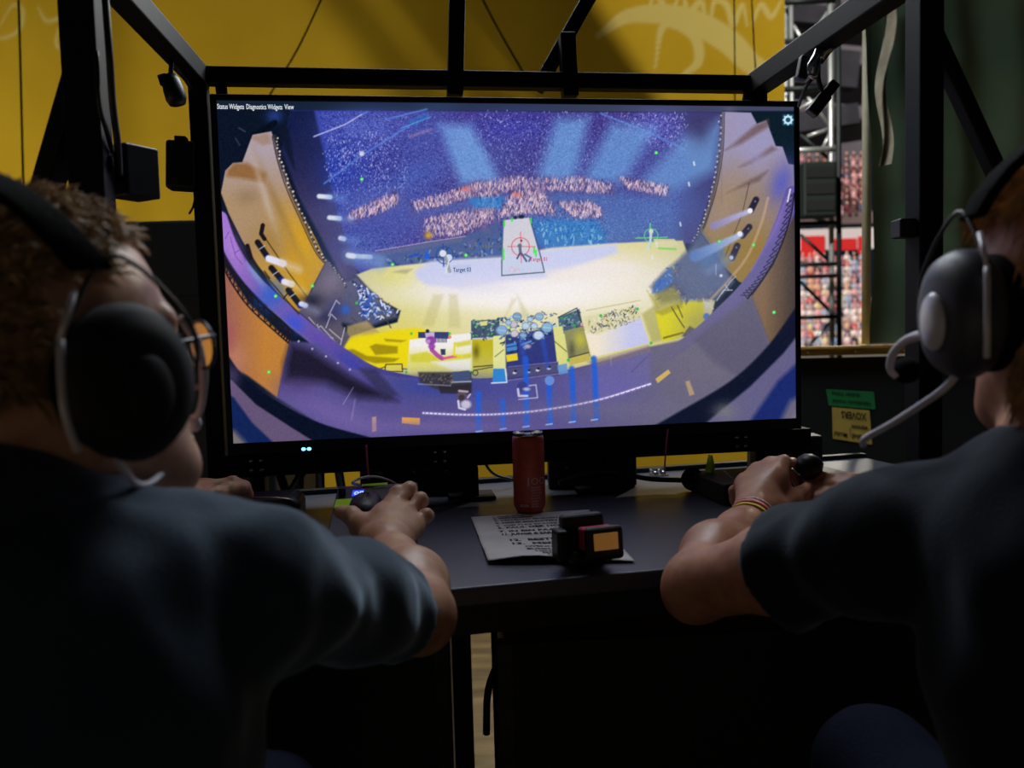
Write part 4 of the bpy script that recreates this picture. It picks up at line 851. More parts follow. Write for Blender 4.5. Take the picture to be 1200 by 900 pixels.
# lower right rim
line([(940, 366), (906, 414), (862, 456), (800, 494), (770, 512)], 19, (14, 20, 42), 1, 3, w1=26, curve=True)
poly([(940, 386), (918, 414), (880, 452), (822, 500), (940, 500)], (98, 94, 132), 1, 3); poly([(940, 420), (912, 446), (876, 498), (920, 500), (940, 470)], (22, 38, 104), .95, 6); poly([(926, 470), (940, 462), (940, 500), (912, 498)], (126, 116, 130), .8, 8); glow(850, 482, 14, 10, (120, 120, 120), .7)
# markers, gear wheel icon
for x, y, c in ((424, 210, 1), (323, 347, 1), (366, 335, 1), (315, 436, 1), (769, 179, 1), (883, 287, 1), (907, 366, 1), (843, 283, 1), (460, 310, 0), (546, 299, 0)): disc(x, y, 2.1, (60, 220, 80), .95, 1); disc(x, y, 1, (190, 255, 190), .9, .8)
poly([(917, 134), (930, 134), (930, 147), (917, 147)], (36, 74, 104)); ring(923.5, 140.5, 4, 2.2, (196, 236, 246))
for k in range(8): disc(923.5 + 5.4 * math.cos(k * math.pi / 4), 140.5 + 5.4 * math.sin(k * math.pi / 4), 1, (196, 236, 246), .9, .8)
glow(620, 320, 230, 70, (226, 224, 235), .12); glow(840, 310, 60, 60, (130, 140, 175), .22); glow(400, 310, 60, 50, (110, 120, 180), .2)
grain([(254, 132), (931, 136), (931, 489), (275, 520)], 2.2, 2, (1, 1, 1))
IMG = np.clip(IMG, 0, 255)
me = bpy.data.meshes.new('screen'); nv = (NW + 1) * (NH + 1)
me.vertices.add(nv); me.vertices.foreach_set('co', (P3 - np.array(org(mon))).reshape(-1).astype(np.float32))
ii, jj = np.meshgrid(np.arange(NW), np.arange(NH), indexing='ij'); k0 = ii * (NH + 1) + jj
Q = np.stack([k0, k0 + NH + 1, k0 + NH + 2, k0 + 1], -1).reshape(-1, 4)
me.loops.add(len(Q) * 4); me.loops.foreach_set('vertex_index', Q.astype(np.int32).ravel()); me.polygons.add(len(Q)); me.polygons.foreach_set('loop_start', np.arange(0, len(Q) * 4, 4, dtype=np.int32)); me.update(calc_edges=True)
ca = me.color_attributes.new('picture', 'FLOAT_COLOR', 'POINT'); L4 = np.ones((nv, 4), np.float32); L4[:, :3] = lin(IMG.reshape(-1, 3)); ca.data.foreach_set('color', L4.ravel())
m = bpy.data.materials.new('screen_picture'); m.use_nodes = True; nt = m.node_tree; b = nt.nodes['Principled BSDF']
b.inputs['Base Color'].default_value = (.004, .004, .005, 1); b.inputs['Roughness'].default_value = .35; b.inputs['Specular IOR Level'].default_value = .25
at_ = nt.nodes.new('ShaderNodeAttribute'); at_.attribute_name = 'picture'; nt.links.new(at_.outputs['Color'], b.inputs['Emission Color']); b.inputs['Emission Strength'].default_value = 1.0
me.materials.append(m); scr = bpy.data.objects.new('screen', me); COL.objects.link(scr); scr.parent = mon; scr['label'] = 'lit picture of a concert stage and crowd'
def scr_pt(px, py, off=.0022):
    d = RGT * ((px - 600) / F) - UPV * ((py - 450) / F) + FWD; t = ((BL + NB_ * off) - EYE).dot(NB_) / d.dot(NB_); return EYE + d * t
def scr_text(body, px, py, px2, hpx, c, name, es=1.0, bold=.01):
    p = scr_pt(px, py); wd = (scr_pt(px2, py) - p).length; s = hpx * p.y / F; mb = MB()
    put_text(mb, body, lambda x, y: p + E * x + UPZ * y, s, 0, 0, width=wd, bold=bold); mb.build(name, mat('ink_' + name, (5, 5, 5), .5, emit=c, es=es), scr)
scr_text('Status Widgets', 254.5, 127.5, 286, 8.2, (225, 230, 235), 'menu_text'); scr_text('Diagnostics Widgets', 288.5, 127.8, 331, 8.2, (225, 230, 235), 'menu_text'); scr_text('View', 333.5, 128, 344.5, 8.2, (225, 230, 235), 'menu_text')
scr_text('Target 03', 531, 318.6, 552, 7, (24, 40, 120), 'tracking_text'); scr_text('Target 01', 621, 306, 641, 6.4, (205, 40, 70), 'target_text')
# ================================================================== monitor stand (beam + uprights with bolted plates)
std = empty('monitor_stand', (mc.x, mc.y + .02, TABZ), 'black bolted steel stand carrying the monitor above the table', 'stand')
ztop = BL.z - .024; zb = ztop - .042
def along(px):  # parameter on monitor base line below pixel column px
    d = RGT * ((px - 600) / F) - UPV * ((540 - 450) / F) + FWD; o = BL + NB_ * -.03; t = (o - EYE).dot(NB_) / d.dot(NB_); q = EYE + d * t; return (q - o).dot(E)
mb = MB(); cbm = BL + E * SW / 2 + NB_ * -.03; mb.box(Vector((cbm.x, cbm.y, (ztop + zb) / 2)), (SW + .08, .04, ztop - zb), MR); mb.build('beam', BLACKM, std, bevel=.003)
for px in (303, 551, 700, 893):
    q = BL + NB_ * -.03 + E * along(px); mb = MB(); mb.box(Vector((q.x, q.y, (TABZ + zb) / 2)), (.026, .05, zb - TABZ - .001), MR); mb.build('upright', BLACKM, std, bevel=.002)
    mb = MB(); mb.box(Vector((q.x, q.y, TABZ + .004)), (.09, .07, .007), MR); mb.build('foot', BLACKM, std, bevel=.002)
for px, py in ((303, 540), (515, 525), (863, 510)):
    q = BL + NB_ * -.008 + E * along(px); zz = at(px, py, q.y).z
    mb = MB(); mb.box(Vector((q.x, q.y, min(zz, ztop - .02))), (.034, .004, .04), MR); pl = mb.build('bolt_plate', BLACKM, std, bevel=.001)
    for dx in (-.009, .009):
        for dz_ in (-.009, .009):
            mb = MB(); c = Vector((q.x, q.y, min(zz, ztop - .02))) + E * dx + UPZ * dz_ + NB_ * .003; mb.ball(c, (.0046, .003, .0046), MR, 10, 6); mb.build('bolt', SILVER, pl, smooth=True)
# ================================================================== equipment cage of square tube
RLp = at(240, 300, 1.487); RL = Vector((RLp.x, RLp.y, 0)); RR = RL + E * ((at(893, 100, 1.63).x - RL.x) / E.x)
RL += NB_ * -.02; RR += NB_ * -.02
ZT = at(245, 89, RL.y).z; FL_ = at(104, 150, 1.02); FL_.z = 0; FR = at(1083, 200, 1.15); FR.z = 0
cage = empty('equipment_cage', (RL + RR) / 2 + UPZ * TABZ, 'black square-tube cage built around the monitor and table', 'frame')
def tubebar(name, p0, p1, wd=.032, ht=None, ref=(0, 0, 1), m=BLACKM):
    mb = MB(); mb.bar(p0, p1, wd, ht or wd, ref); return mb.build(name, m, cage, bevel=.003)
refE = tuple(E)
tubebar('post', RL + UPZ * TABZ, RL + UPZ * ZT, .032, None, refE); tubebar('post', RR + UPZ * TABZ, RR + UPZ * ZT, .032, None, refE)
tubebar('post', FL_ + UPZ * TABZ, FL_ + UPZ * 1.95, .042, None, refE); tubebar('post', FR + UPZ * TABZ, FR + UPZ * 1.95, .036, None, refE)
tubebar('top_bar', RL + UPZ * ZT - E * .012, RR + UPZ * ZT + E * .016, .03)
tubebar('side_arm', RL + UPZ * ZT, FL_ + UPZ * (ZT + .005), .036); tubebar('side_arm', RR + UPZ * ZT, FR + UPZ * (ZT + .005), .04)
def rp(px, py):
    d = RGT * ((px - 600) / F) - UPV * ((py - 450) / F) + FWD; t = (RL - EYE).dot(NB_) / d.dot(NB_); return EYE + d * t
tubebar('upright', rp(533, 113), rp(540, -200), .034, .03, refE); tubebar('upright', rp(668, 114), rp(664, 40), .031, .03, refE); tubebar('diagonal', rp(633, 99) + NB_ * -.03, rp(802, -200) + NB_ * -.03, .03, .028, refE)
tubebar('bracket', rp(258, 95), rp(261, 116), .012, .02, refE); tubebar('bracket', rp(879, 100), rp(876, 118), .014, .02, refE)
tubebar('brace', FL_ + UPZ * at(100, 70, 1.02).z, at(38, 280, 1.05), .03, .028); tubebar('brace', FR + UPZ * at(1090, 20, 1.15).z, at(1222, 320, 1.19), .022, .022)
mb = MB(); c = at(1059, 268, 1.15); mb.box(c, (.024, .03, .026)); mb.build('latch', BLACKP, cage, bevel=.003)
# small gear on the cage
c = at(155, 203, 1.08)
o = empty('small_speaker', c, 'small black loudspeaker box fixed behind the left front post', 'loudspeaker')
mb = MB(); mb.box(c, (.045, .05, .066), rotz(-.5)); mb.build('cabinet', BLACKP, o, bevel=.003)
mb = MB(); mb.bar(c + Vector((-.02, -.01, .0)), Vector((FL_.x + .02, FL_.y, c.z)), .012, .02); mb.build('bracket', BLACKM, o)
mb = MB(); mb.lathe([(.002, 0), (.016, 0), (.014, .004), (.002, .006)], c + rotz(-.5) @ Vector((0, -.026, 0)), rotz(-.5) @ Matrix.Rotation(math.pi / 2, 3, 'X'), 20); mb.build('cone', FOAM, o)
c = at(214, 195, 1.47)
o = empty('junction_box', c, 'small dark box clamped to the rear left post beside the monitor', 'box')
mb = MB(); R_ = Matrix.Rotation(.06, 3, 'Y') @ rotz(YAW); mb.box(c, (.05, .04, .085), R_); mb.build('body', BLACKP, o, bevel=.006)
mb = MB(); mb.box(c + Vector((0, 0, .046)), (.02, .02, .012), R_); mb.build('plug', BLACKP, o, bevel=.002)
p = at(200, 60, 1.36)
o = empty('clip_lamp', at(203, 105, 1.36), 'small dark lamp head dangling from the left arm of the cage', 'lamp')
mb = MB(); mb.tube([at(201, 48, 1.36), at(201, 70, 1.36), at(200, 86, 1.36)], .004, 8, 4); mb.build('neck', CABLE, o, smooth=True)
ax = (at(208, 122, 1.36) - at(198, 88, 1.36)).normalized(); a_, b_, d_ = frame(ax); RL_ = Matrix((a_, b_, d_)).transposed()
mb = MB(); mb.lathe([(.003, 0), (.011, .002), (.0145, .012), (.0165, .026), (.0165, .042), (.013, .05), (.003, .052)], at(198, 87, 1.36), RL_, 20); mb.build('lamp_head', BLACKP, o, smooth=True)
mb = MB(); mb.box(at(192, 94, 1.36), (.012, .014, .018), RL_); mb.build('switch', BLACKP, o, bevel=.002)
cable('lamp_cable', [at(172, 38, 1.33), at(188, 58, 1.36), at(206, 78, 1.4), at(224, 104, 1.46)], .003, 'thin black cable strung under the left arm of the cage')
cable('hanging_cable', [at(122, -20, .99), at(128, 60, .98), at(132, 120, 1.0), at(138, 170, 1.02), at(140, 205, 1.04)], .0045, 'thick black cable hanging beside the left front post')
cable('hanging_cable', [at(113, 60, .975), at(116, 120, .975), at(124, 150, 1.0), at(132, 178, 1.03)], .003, 'thin black cable bending away from the left front post')
cable('loose_wire', [at(229, 232, 1.47), at(226, 243, 1.47), at(222, 250, 1.5)], .002, 'short thin black wire under the dark box on the rear left post')
# right: spring clamp with lamp
o = empty('spring_clamp', at(955, 80, 1.42), 'silver spring clamp gripping the right arm of the cage', 'clamp')
mb = MB(); mb.tube([at(960, 47, 1.40), at(957, 64, 1.40), at(950, 76, 1.40), at(948, 86, 1.40)], [.003, .006, .006, .003], 8, 4); mb.tube([at(948, 87, 1.4), at(955, 90, 1.4), at(958, 76, 1.4), at(960, 60, 1.4)], [.003, .005, .006, .002], 8, 4); mb.build('jaw', SILVER, o, smooth=True)
mb = MB(); mb.tube([at(962, 70, 1.40), at(966, 61, 1.4), at(972, 57, 1.4), at(976, 53, 1.4)], [.005, .008, .008, .004], 10, 4); mb.build('handle', SILVER, o, smooth=True)
mb = MB(); mb.box(at(941, 80, 1.42), (.018, .02, .04), Matrix.Rotation(.2, 3, 'Y')); mb.build('pad', BLACKP, o, bevel=.004)
o = empty('clamp_lamp', at(962, 112, 1.40), 'dark oblong lamp hanging tilted below the silver clamp', 'lamp')
p0, p1 = at(950, 134, 1.4), at(979, 97, 1.4)
mb = MB(); mb.bar(p0, p0.lerp(p1, .62), .021, .02, (0, 1, 0)); mb.build('lamp_head', BLACKP, o, bevel=.003)
mb = MB(); mb.bar(p0.lerp(p1, .6), p1, .017, .016, (0, 1, 0)); mb.build('handle', BLACKP, o, bevel=.003)
mb = MB(); mb.tube([at(959, 76, 1.4), at(959, 92, 1.4), at(963, 108, 1.4)], .0042, 8, 4); mb.tube([at(982, 44, 1.4), at(974, 58, 1.4), at(962, 74, 1.4)], .003, 8, 4); mb.build('neck', CABLE, o, smooth=True)
cable('lamp_cable', [at(955, 90, 1.41), at(947, 98, 1.42), at(940, 112, 1.45), at(936, 124, 1.5)], .003, 'thin black cable running from the silver clamp down behind the monitor')
# ================================================================== rack and boxes behind
c = at(200, 258, 2.3); zt = c.z; xR = at(322, 540, 2.3).x
rack = empty('equipment_rack', (xR - .5, 2.55, 0), 'tall dark equipment rack standing behind the left side of the monitor', 'rack')
mb = MB(); mb.box((xR - .5, 2.55, zt / 2 + .01), (1.0, .5, zt - .02)); mb.build('cabinet', mat('rack_steel', (20, 28, 34), .55, var=.2, scale=12), rack, bevel=.01)
for i in range(4):
    mb = MB(); mb.box((xR - .5, 2.295, .3 + .27 * i), (.92, .012, .2)); mb.build('rack_panel', BLACKS, rack, bevel=.003)
def ubox(name, px0, px1, py0, Y, dep, label, m=BLACKS):
    A = at(px0, py0, Y); B = at(px1, py0, Y); z = A.z; o = empty(name, ((A.x + B.x) / 2, Y + dep / 2, TABZ), label, 'box')
    mb = MB(); mb.box(((A.x + B.x) / 2, Y + dep / 2, (TABZ + z) / 2), (B.x - A.x, dep, z - TABZ - .002)); mb.build('body', m, o, bevel=.006)
    mb = MB(); mb.box(((A.x + B.x) / 2, Y + .001, (TABZ + z) / 2), ((B.x - A.x) * .8, .006, (z - TABZ) * .55)); mb.build('front_panel', BLACKP, o, bevel=.002)
    for s_ in (-.3, 0, .3):
        mb = MB(); mb.lathe([(.001, 0), (.006, 0), (.005, .01), (.001, .011)], ((A.x + B.x) / 2 + s_ * (B.x - A.x), Y - .002, (TABZ + z) / 2), Matrix.Rotation(math.pi / 2, 3, 'X'), 12); mb.build('knob', BLACKP, o)
    return o
ubox('control_unit', 420, 548, 530, 1.60, .06, 'black control unit standing behind the left mouse hand, under the monitor')
ubox('control_unit', 642, 746, 526, 1.63, .06, 'black control unit under the monitor to the right of the drink can')
ubox('control_unit', 884, 965, 512, 1.69, .06, 'black control unit under the right end of the monitor')
# tripod-like dark legs seen through the gap at left
o = empty('folding_stand', at(400, 560, 2.0), 'dark folding stand behind the table, seen in the gap under the monitor', 'stand'); o.location.z = 0
for q in ([(392, 520), (403, 590)], [(374, 520), (376, 590)], [(338, 582), (362, 540)], [(328, 555), (340, 590)], [(352, 540), (350, 600)]):
    A, B = at(q[0][0], q[0][1], 2.0), at(q[1][0], q[1][1], 2.0); d = B - A; B = A + d * ((A.z - .0) / (A.z - B.z)) if B.z < A.z else B
    if B.z > A.z: A = B + (A - B) * (B.z / (B.z - A.z))
    mb = MB(); mb.tube([A, B], .011, 10, 1); mb.build('leg', BLACKM, o, smooth=True)
mb = MB(); mb.box(at(372, 524, 2.0), (.22, .06, .05)); mb.build('head', BLACKM, o, bevel=.005)
# ================================================================== THINGS ON THE TABLE
# drink can
cp = atz(621, 600, TABZ); cp.z = TABZ + .0016
can = empty('drink_can', cp, 'tall slim red drink can with silver rim standing on the set list', 'can')
r = .0283
CANM = mat('can_red', (205, 86, 60), .35, .15, var=.18, scale=25, stretch=(1, 1, 3))
mb = MB(); mb.lathe([(.019, .001), (.0225, 0), (.0235, .003), (.027, .009), (r, .013), (r, .128), (.0275, .1325), (.0262, .136)], cp, None, 48); mb.build('body', CANM, can, smooth=True)
mb = MB(); mb.lathe([(.0262, .1355), (.0256, .139), (.0266, .1405), (.0262, .1422), (.0246, .1415), (.0238, .138), (.002, .138)], cp, None, 48); mb.build('lid', SILVER, can, smooth=True)
mb = MB(); mb.box(cp + Vector((-.001, -.003, .1395)), (.012, .02, .0012)); mb.build('pull_tab', SILVER, can, bevel=.0005)
def cyl_pt(x, z, rr=r + .0004):
    t = -math.pi / 2 + x / rr; base = math.atan2(-cp.y, -cp.x) + math.pi / 2; t += base; return cp + Vector((rr * math.cos(t), rr * math.sin(t), z))
mb = MB()
put_text(mb, 'OO', cyl_pt, .018, .003, .052, bold=.0); put_text(mb, 'I', cyl_pt, .022, -.004, .05)
for i in range(8): put_text(mb, ['ingredients:', 'carbonated', 'water, sugar', 'citric acid', 'flavouring', 'caffeine', 'taurine', '250 ml'][i], cyl_pt, .0045, .003, .046 - i * .0048, bold=.01)
mb.build('label_print', mat('can_print', (214, 196, 180), .5), can)
mb = MB(); put_text(mb, 'ROSA', cyl_pt, .006, -.017, .0135, bold=.03); mb.build('label_print', mat('can_print_white', (235, 225, 215), .5), can)
# set list: a sheet bent along two folds, text follows its surface
S0, S1, S2, S3 = atz(552, 607, TABZ), atz(690, 598, TABZ), atz(744, 660, TABZ), atz(572, 662, TABZ)
def sheet(u, v, off=0.):  # u left-right, v far-near
    P = (S0 * (1 - u) + S1 * u) * (1 - v) + (S3 * (1 - u) + S2 * u) * v
    z = .0012 + .012 * max(0, math.sin(math.pi * min(v / .62, 1))) * .18 + (.011 * max(0, (v - .55) / .45) ** 1.2) * (1 - .85 * max(0, (u - .35) / .65))
    if v > .8 and u < .25: z -= .006 * ((v - .8) / .2) * (1 - u / .25)
    z += .003 * math.exp(-((v - .5) / .04) ** 2)
    if u > .15 and v < .3: z = .0012
    return Vector((P.x, P.y, TABZ + z + off))
PAPER = mat('white_paper', (208, 204, 204), .8, var=.06, scale=20)
sl_ = empty('set_list', (S0 + S2) / 2, 'folded white set list sheet with bold printed song titles under the can', 'paper')
mb = MB(); mb.grid(lambda u, v: sheet(u, v), 40, 40); mb.build('sheet', PAPER, sl_, smooth=True, solid=.0008)
mb = MB(); lines = [('1. ALLES GUTE', .2, .055, .028), ('2. MEIN SOMMER', .2, .10, .03), ('3. VIELLEICHT MORGEN', .2, .155, .034), ('4. MEINE SOLDATEN', .2, .215, .038), ('5. GIB DAS SCHIFF NICHT', .2, .285, .042), ('6. PAUL DER HOOLIGAN', .2, .36, .046), ('7. IN EIN PAAR JAHREN', .2, .44, .05), ('11. JUNGE & SARAH', .2, .52, .036), ('12.  BESTE ALLER', .24, .615, .056), ('13.  MEDLEY', .24, .705, .062), ('(WENN DU JETZT DANN', .33, .78, .042), ('BUMM & GLÜCKLICH)', .33, .845, .042), ('HEUTE SCHON GELEBT', .38, .90, .04), ('MACH MAL', .42, .945, .038), ('UHR  DA  CAFE', .45, .985, .036)]
for body, x, y, s in lines: put_text(mb, body, lambda X, Y: sheet(X, Y, .0009), s * 1.25, x, y, bold=.03, sx=1.0) if False else put_text(mb, body, lambda X, Y, y=y: sheet(min(X, .97), y - (Y - y), .0009), s * 1.12, x - .03, y, bold=.04, sx=1.3)
mb.build('printed_text', mat('black_print', (24, 24, 30), .8), sl_)
# small black cube light / charger with amber window
gb = atz(690, 668, TABZ); 
gad = empty('charger', gb, 'chunky black gadget with a small amber display lying on the set list', 'gadget')
GRt = rotz(.30)
def gp(x, y, z): return gb + GRt @ Vector((x, y, z))
GZ = .010
RX = Matrix.Rotation(-.10, 3, 'X')
mb = MB(); mb.box(gp(.004, .02, GZ + .008), (.058, .05, .018), GRt); mb.build('base', BLACKP, gad, bevel=.004)
mb = MB(); mb.box(gp(.0, .022, GZ + .036), (.060, .022, .052), GRt @ RX); mb.build('back_plate', BLACKP, gad, bevel=.006)
mb = MB(); mb.box(gp(-.036, .01, GZ + .026), (.016, .03, .042), GRt); mb.build('side_knob', BLACKP, gad, bevel=.005)
mb = MB(); mb.box(gp(.012, -.002, GZ + .033), (.046, .026, .030), GRt @ RX); mb.build('inner_block', mat('pink_plastic', (190, 70, 96), .4), gad, bevel=.003)
mb = MB(); mb.box(gp(.014, -.020, GZ + .030), (.052, .016, .044), GRt @ RX); fb = mb.build('front_block', BLACKP, gad, bevel=.006)
mb = MB(); mb.box(gp(.0135, -.0286, GZ + .034), (.034, .002, .022), GRt @ RX); mb.build('display', mat('amber_display', (180, 120, 60), .35, emit=(196, 136, 66), es=.2), fb, bevel=.003)
# left controller wedge
A0 = at(377, 640, 1.145); A0.z = TABZ
wl = Vector((.135 * td.x, .135 * td.y, 0)); wn = Vector((-.02, .21, 0))
q = [A0, A0 + wl, A0 + wl + wn, A0 + wn]; hz = [.012, .012, .068, .068]
ctl = empty('control_desk', (A0 + wl / 2 + wn / 2), 'black sloping control panel under the left mouse hand', 'control desk')
mb = MB(); mb.add([v + UPZ * .0005 for v in q] + [v + UPZ * h for v, h in zip(q, hz)], [(3, 2, 1, 0), (4, 5, 6, 7), (0, 1, 5, 4), (1, 2, 6, 5), (2, 3, 7, 6), (3, 0, 4, 7)]); mb.build('body', mat('panel_grey', (46, 50, 54), .45, var=.15, scale=60), ctl, bevel=.003)
def cpt(u, v, off=.0): return A0 + wl * u + wn * v + UPZ * (.012 + .056 * v + off)
def cquad(u0, v0, u1, v1, off=.002): mb = MB(); mb.add([cpt(u0, v0, off), cpt(u1, v0, off), cpt(u1, v1, off), cpt(u0, v1, off)], [(0, 1, 2, 3)]); return mb
cquad(.02, .62, .22, .76).build('tape', NEON, ctl, solid=.0008); cquad(.3, .96, .62, 1.0).build('tape', NEON, ctl, solid=.0008)
cquad(.2, .8, .34, .9).build('display', mat('blue_display', (10, 20, 80), .3, emit=(40, 70, 255), es=1.2), ctl)
mb = MB(); put_text(mb, 'on', lambda x, y: cpt(x, y, .003), .12, .22, .81, bold=.02); mb.build('display_text', mat('white_glow', (200, 220, 255), .5, emit=(200, 225, 255), es=1.0), ctl)
mb = MB(); put_text(mb, 'CONTROLLER', lambda x, y: cpt(x, y, .0022), .07, .45, .92, bold=.02, sx=.7); mb.build('maker_text', mat('grey_print', (150, 150, 150), .5), ctl)
mb = MB(); c = cpt(.08, .86, .006); mb.box(c, (.012, .024, .012), TR); mb.build('button', BLACKP, ctl, bevel=.002)
mo = cpt(.42, .66, .0); 
def mouse(c, R, label, s=(.031, .052, .034)):
    o = empty('mouse', c, label, 'mouse'); mb = MB(); prof = []
    vs = []; n, k = 24, 10
    for i in range(k + 1):
        p = i / k * math.pi / 2
        for j in range(n):
            t = 2 * math.pi * j / n; cx = abs(math.cos(t)) ** .75 * (1 if math.cos(t) > 0 else -1); sy = abs(math.sin(t)) ** .8 * (1 if math.sin(t) > 0 else -1)
            vs.append(c + R @ Vector((s[0] * cx * math.cos(p) ** .6, s[1] * sy * math.cos(p) ** .6, .001 + s[2] * math.sin(p) * (1 - .12 * sy))))
    fs = [(i * n + j, i * n + (j + 1) % n, (i + 1) * n + (j + 1) % n, (i + 1) * n + j) for i in range(k) for j in range(n)] + [tuple(range(n))[::-1]]
    mb.add(vs, fs); mb.build('shell', BLACKP, o, smooth=True)
    mb = MB(); mb.tube([c + R @ Vector((0, s[1] * .62, s[2] * .55)), c + R @ Vector((0, s[1] * .3, s[2] * .93)), c + R @ Vector((0, 0, s[2] * 1.0))], .002, 6, 4); mb.build('seam', mat('grey_rubber', (40, 42, 46), .7), o)
    mb = MB(); mb.lathe([(.001, -.004), (.006, -.004), (.006, .004), (.001, .004)], c + R @ Vector((0, s[1] * .45, s[2] * .78)), R @ Matrix.Rotation(math.pi / 2, 3, 'Y'), 14); mb.build('wheel', mat('grey_rubber', (40, 42, 46), .7), o)
    return o
slope = Matrix.Rotation(math.atan2(.056, .21), 3, 'X')
mouse(cpt(.40, .52, .001), rotz(.05) @ slope, 'black mouse under the right hand of the left operator', (.027, .046, .027))
cable('white_cable', [cpt(.28, .97, .004), at(413, 566, 1.345), at(424, 560, 1.36), at(442, 559, 1.38), at(462, 566, 1.40), at(470, 575, 1.43)], .0022, 'thin white cable arching over the back of the sloping control panel', mat('white_cable_skin', (190, 190, 190), .4))
c = at(478, 562, 1.43); o = empty('foam_windscreen', (c.x, c.y, TABZ), 'brown and black foam ball lying behind the left hand of mouse', 'microphone foam')
o['label'] = 'brownish foam microphone ball lying behind the sloping control panel'
mb = MB(); mb.ball((c.x, c.y, TABZ + .018), (.03, .02, .0175), None, 24, 14); mb.build('foam', mat('brown_foam', (120, 72, 48), .95, var=.6, c2=(36, 28, 26), scale=18, bump=.4), o, smooth=True)
mb = MB(); mb.tube([(c.x + .025, c.y, TABZ + .016), (c.x + .06, c.y + .04, TABZ + .01), (c.x + .09, c.y + .09, TABZ + .008)], .004, 8, 4); mb.build('stem', CABLE, o, smooth=True)
# latches on the tabletop
def latch(px, py, label):
    c = atz(px, py, TABZ); o = empty('latch', c, label, 'latch', None); mb = MB(); mb.box(c + UPZ * .0015, (.034, .03, .003), TR); mb.build('plate', SILVER, o, bevel=.001)
    mb = MB(); mb.box(c + tn * .014 + UPZ * .008, (.034, .004, .012), TR); mb.build('hinge_bar', SILVER, o, bevel=.001)
    for s_ in (-.009, .009):
        mb = MB(); mb.tube([c + td * s_ + tn * -.009 + UPZ * .005, c + td * s_ + tn * .006 + UPZ * .007], .0042, 10, 1); mb.build('hook', SILVER, o, smooth=True)
latch(505, 574, 'silver latch plate on the tabletop beside the left mouse hand'); latch(772, 557, 'silver latch plate on the back of the tabletop right of the can')
# gooseneck microphone with foam
mc_ = atz(812, 576, TABZ) + UPZ * .024
mic = empty('microphone', (mc_.x, mc_.y, TABZ), 'black foam microphone ball lying at the back of the table beside a neon tag', 'microphone')
mb = MB(); mb.ball(mc_, .0225, None, 28, 18); mb.build('foam_ball', FOAM, mic, smooth=True)
gn = [mc_ + Vector((-.018, .004, -.002)), at(760, 561, 1.58), at(715, 553, 1.575), at(680, 557, 1.56), at(655, 566, 1.545)]
for p_ in gn[1:]: p_.z = max(p_.z, TABZ + .008)
mb = MB(); mb.tube(gn, .005, 10, 8); mb.build('gooseneck', CABLE, mic, smooth=True)
# neon tag
c = at(832, 548, 1.55)
tg = MB()
def tagf(u, v):
    wd = .018 * (.55 + .45 * math.sin(math.pi * min(1, .15 + v * .85))) * (1.15 - .5 * v)
    p = at(830, 561, 1.55) * (1 - v) + at(834, 533, 1.55) * v; return p + Vector(((u - .5) * wd + .002 * math.sin(v * 5), .004 * math.cos(u * 5) + .003 * math.sin(6 * v), 0))
tg.grid(tagf, 8, 16); o = tg.build('tape_flag', NEON, loc=at(830, 561, 1.55), smooth=True, solid=.001); tag(o, 'neon green tape flag sticking up behind the black foam microphone', 'tape')
# right controller
B0 = atz(840, 588, TABZ)
rc = empty('control_box', B0 + Vector((.12, .05, 0)), 'flat black control box under the hands of the right operator', 'controller')
cb_ = B0 + td * .13 + tn * .035
mb = MB(); mb.box((cb_.x, cb_.y, TABZ + .020), (.27, .15, .039), TR); mb.build('body', BLACKS, rc, bevel=.004)
mb = MB(); mb.tube([at(845, 550, cb_.y - .04), at(858, 560, cb_.y - .05)], .0012, 6, 1); mb.ball(B0 + td * .01 + tn * -.02 + UPZ * .034, .0018, None, 8, 6); mb.build('edge_mark', mat('grey_line', (170, 170, 170), .4), rc)
jp = at(938, 562, 1.27)
js = empty('joystick', (jp.x, jp.y, TABZ + .04), 'black joystick grip held between finger and thumb of the right operator', 'joystick')
mb = MB(); mb.lathe([(.004, 0), (.016, .0005), (.014, .012), (.009, .02), (.0085, .034), (.016, .040), (.021, .052), (.020, .066), (.012, .074), (.002, .076)], (jp.x, jp.y, TABZ + .0405), Matrix.Rotation(.25, 3, 'Y'), 24); mb.build('grip', BLACKP, js, smooth=True)
mb = MB(); mb.tube([at(928, 549, 1.24), at(934, 554, 1.235), at(938, 557, 1.24)], .0014, 6, 3); mb.build('trigger', SILVER, js, smooth=True)
# left dark handset near left operator's left hand
c = at(315, 590, 1.33); o = empty('handset', (c.x, c.y, TABZ), 'rounded black handset box on the table by the hand of the left operator', 'handset')
mb = MB(); mb.box((c.x - .02, c.y + .02, TABZ + .0305), (.14, .09, .06), rotz(.1)); mb.build('body', BLACKP, o, bevel=.018, seg=5)
mb = MB(); mb.tube([(c.x - .07, c.y - .02, TABZ + .062), (c.x + .0, c.y - .022, TABZ + .0625), (c.x + .035, c.y - .015, TABZ + .058), (c.x + .045, c.y - .005, TABZ + .05)], .0016, 6, 5); mb.build('chrome_edge', SILVER, o, smooth=True)
PINK = mat('pink_wire', (225, 110, 130), .4)
A = BL + E * along(430) + NB_ * .004
cable('pink_wire', [at(429, 521, 1.47), at(430, 535, 1.465), at(431, 550, 1.46), at(432, 562, 1.46)], .0018, 'thin pink wire hanging from the monitor left of the can', PINK)
cable('pink_wire', [at(783, 503, 1.56), at(781, 520, 1.56), at(779, 545, 1.56), at(779, 552, 1.56)], .0016, 'thin pink wire hanging from the monitor above the right latch', PINK)
cable('signal_cable', [at(566, 528, 1.62), at(570, 545, 1.62), at(580, 556, 1.64), at(600, 562, 1.66)], .003, 'thin black cable curling in the gap left of the can')
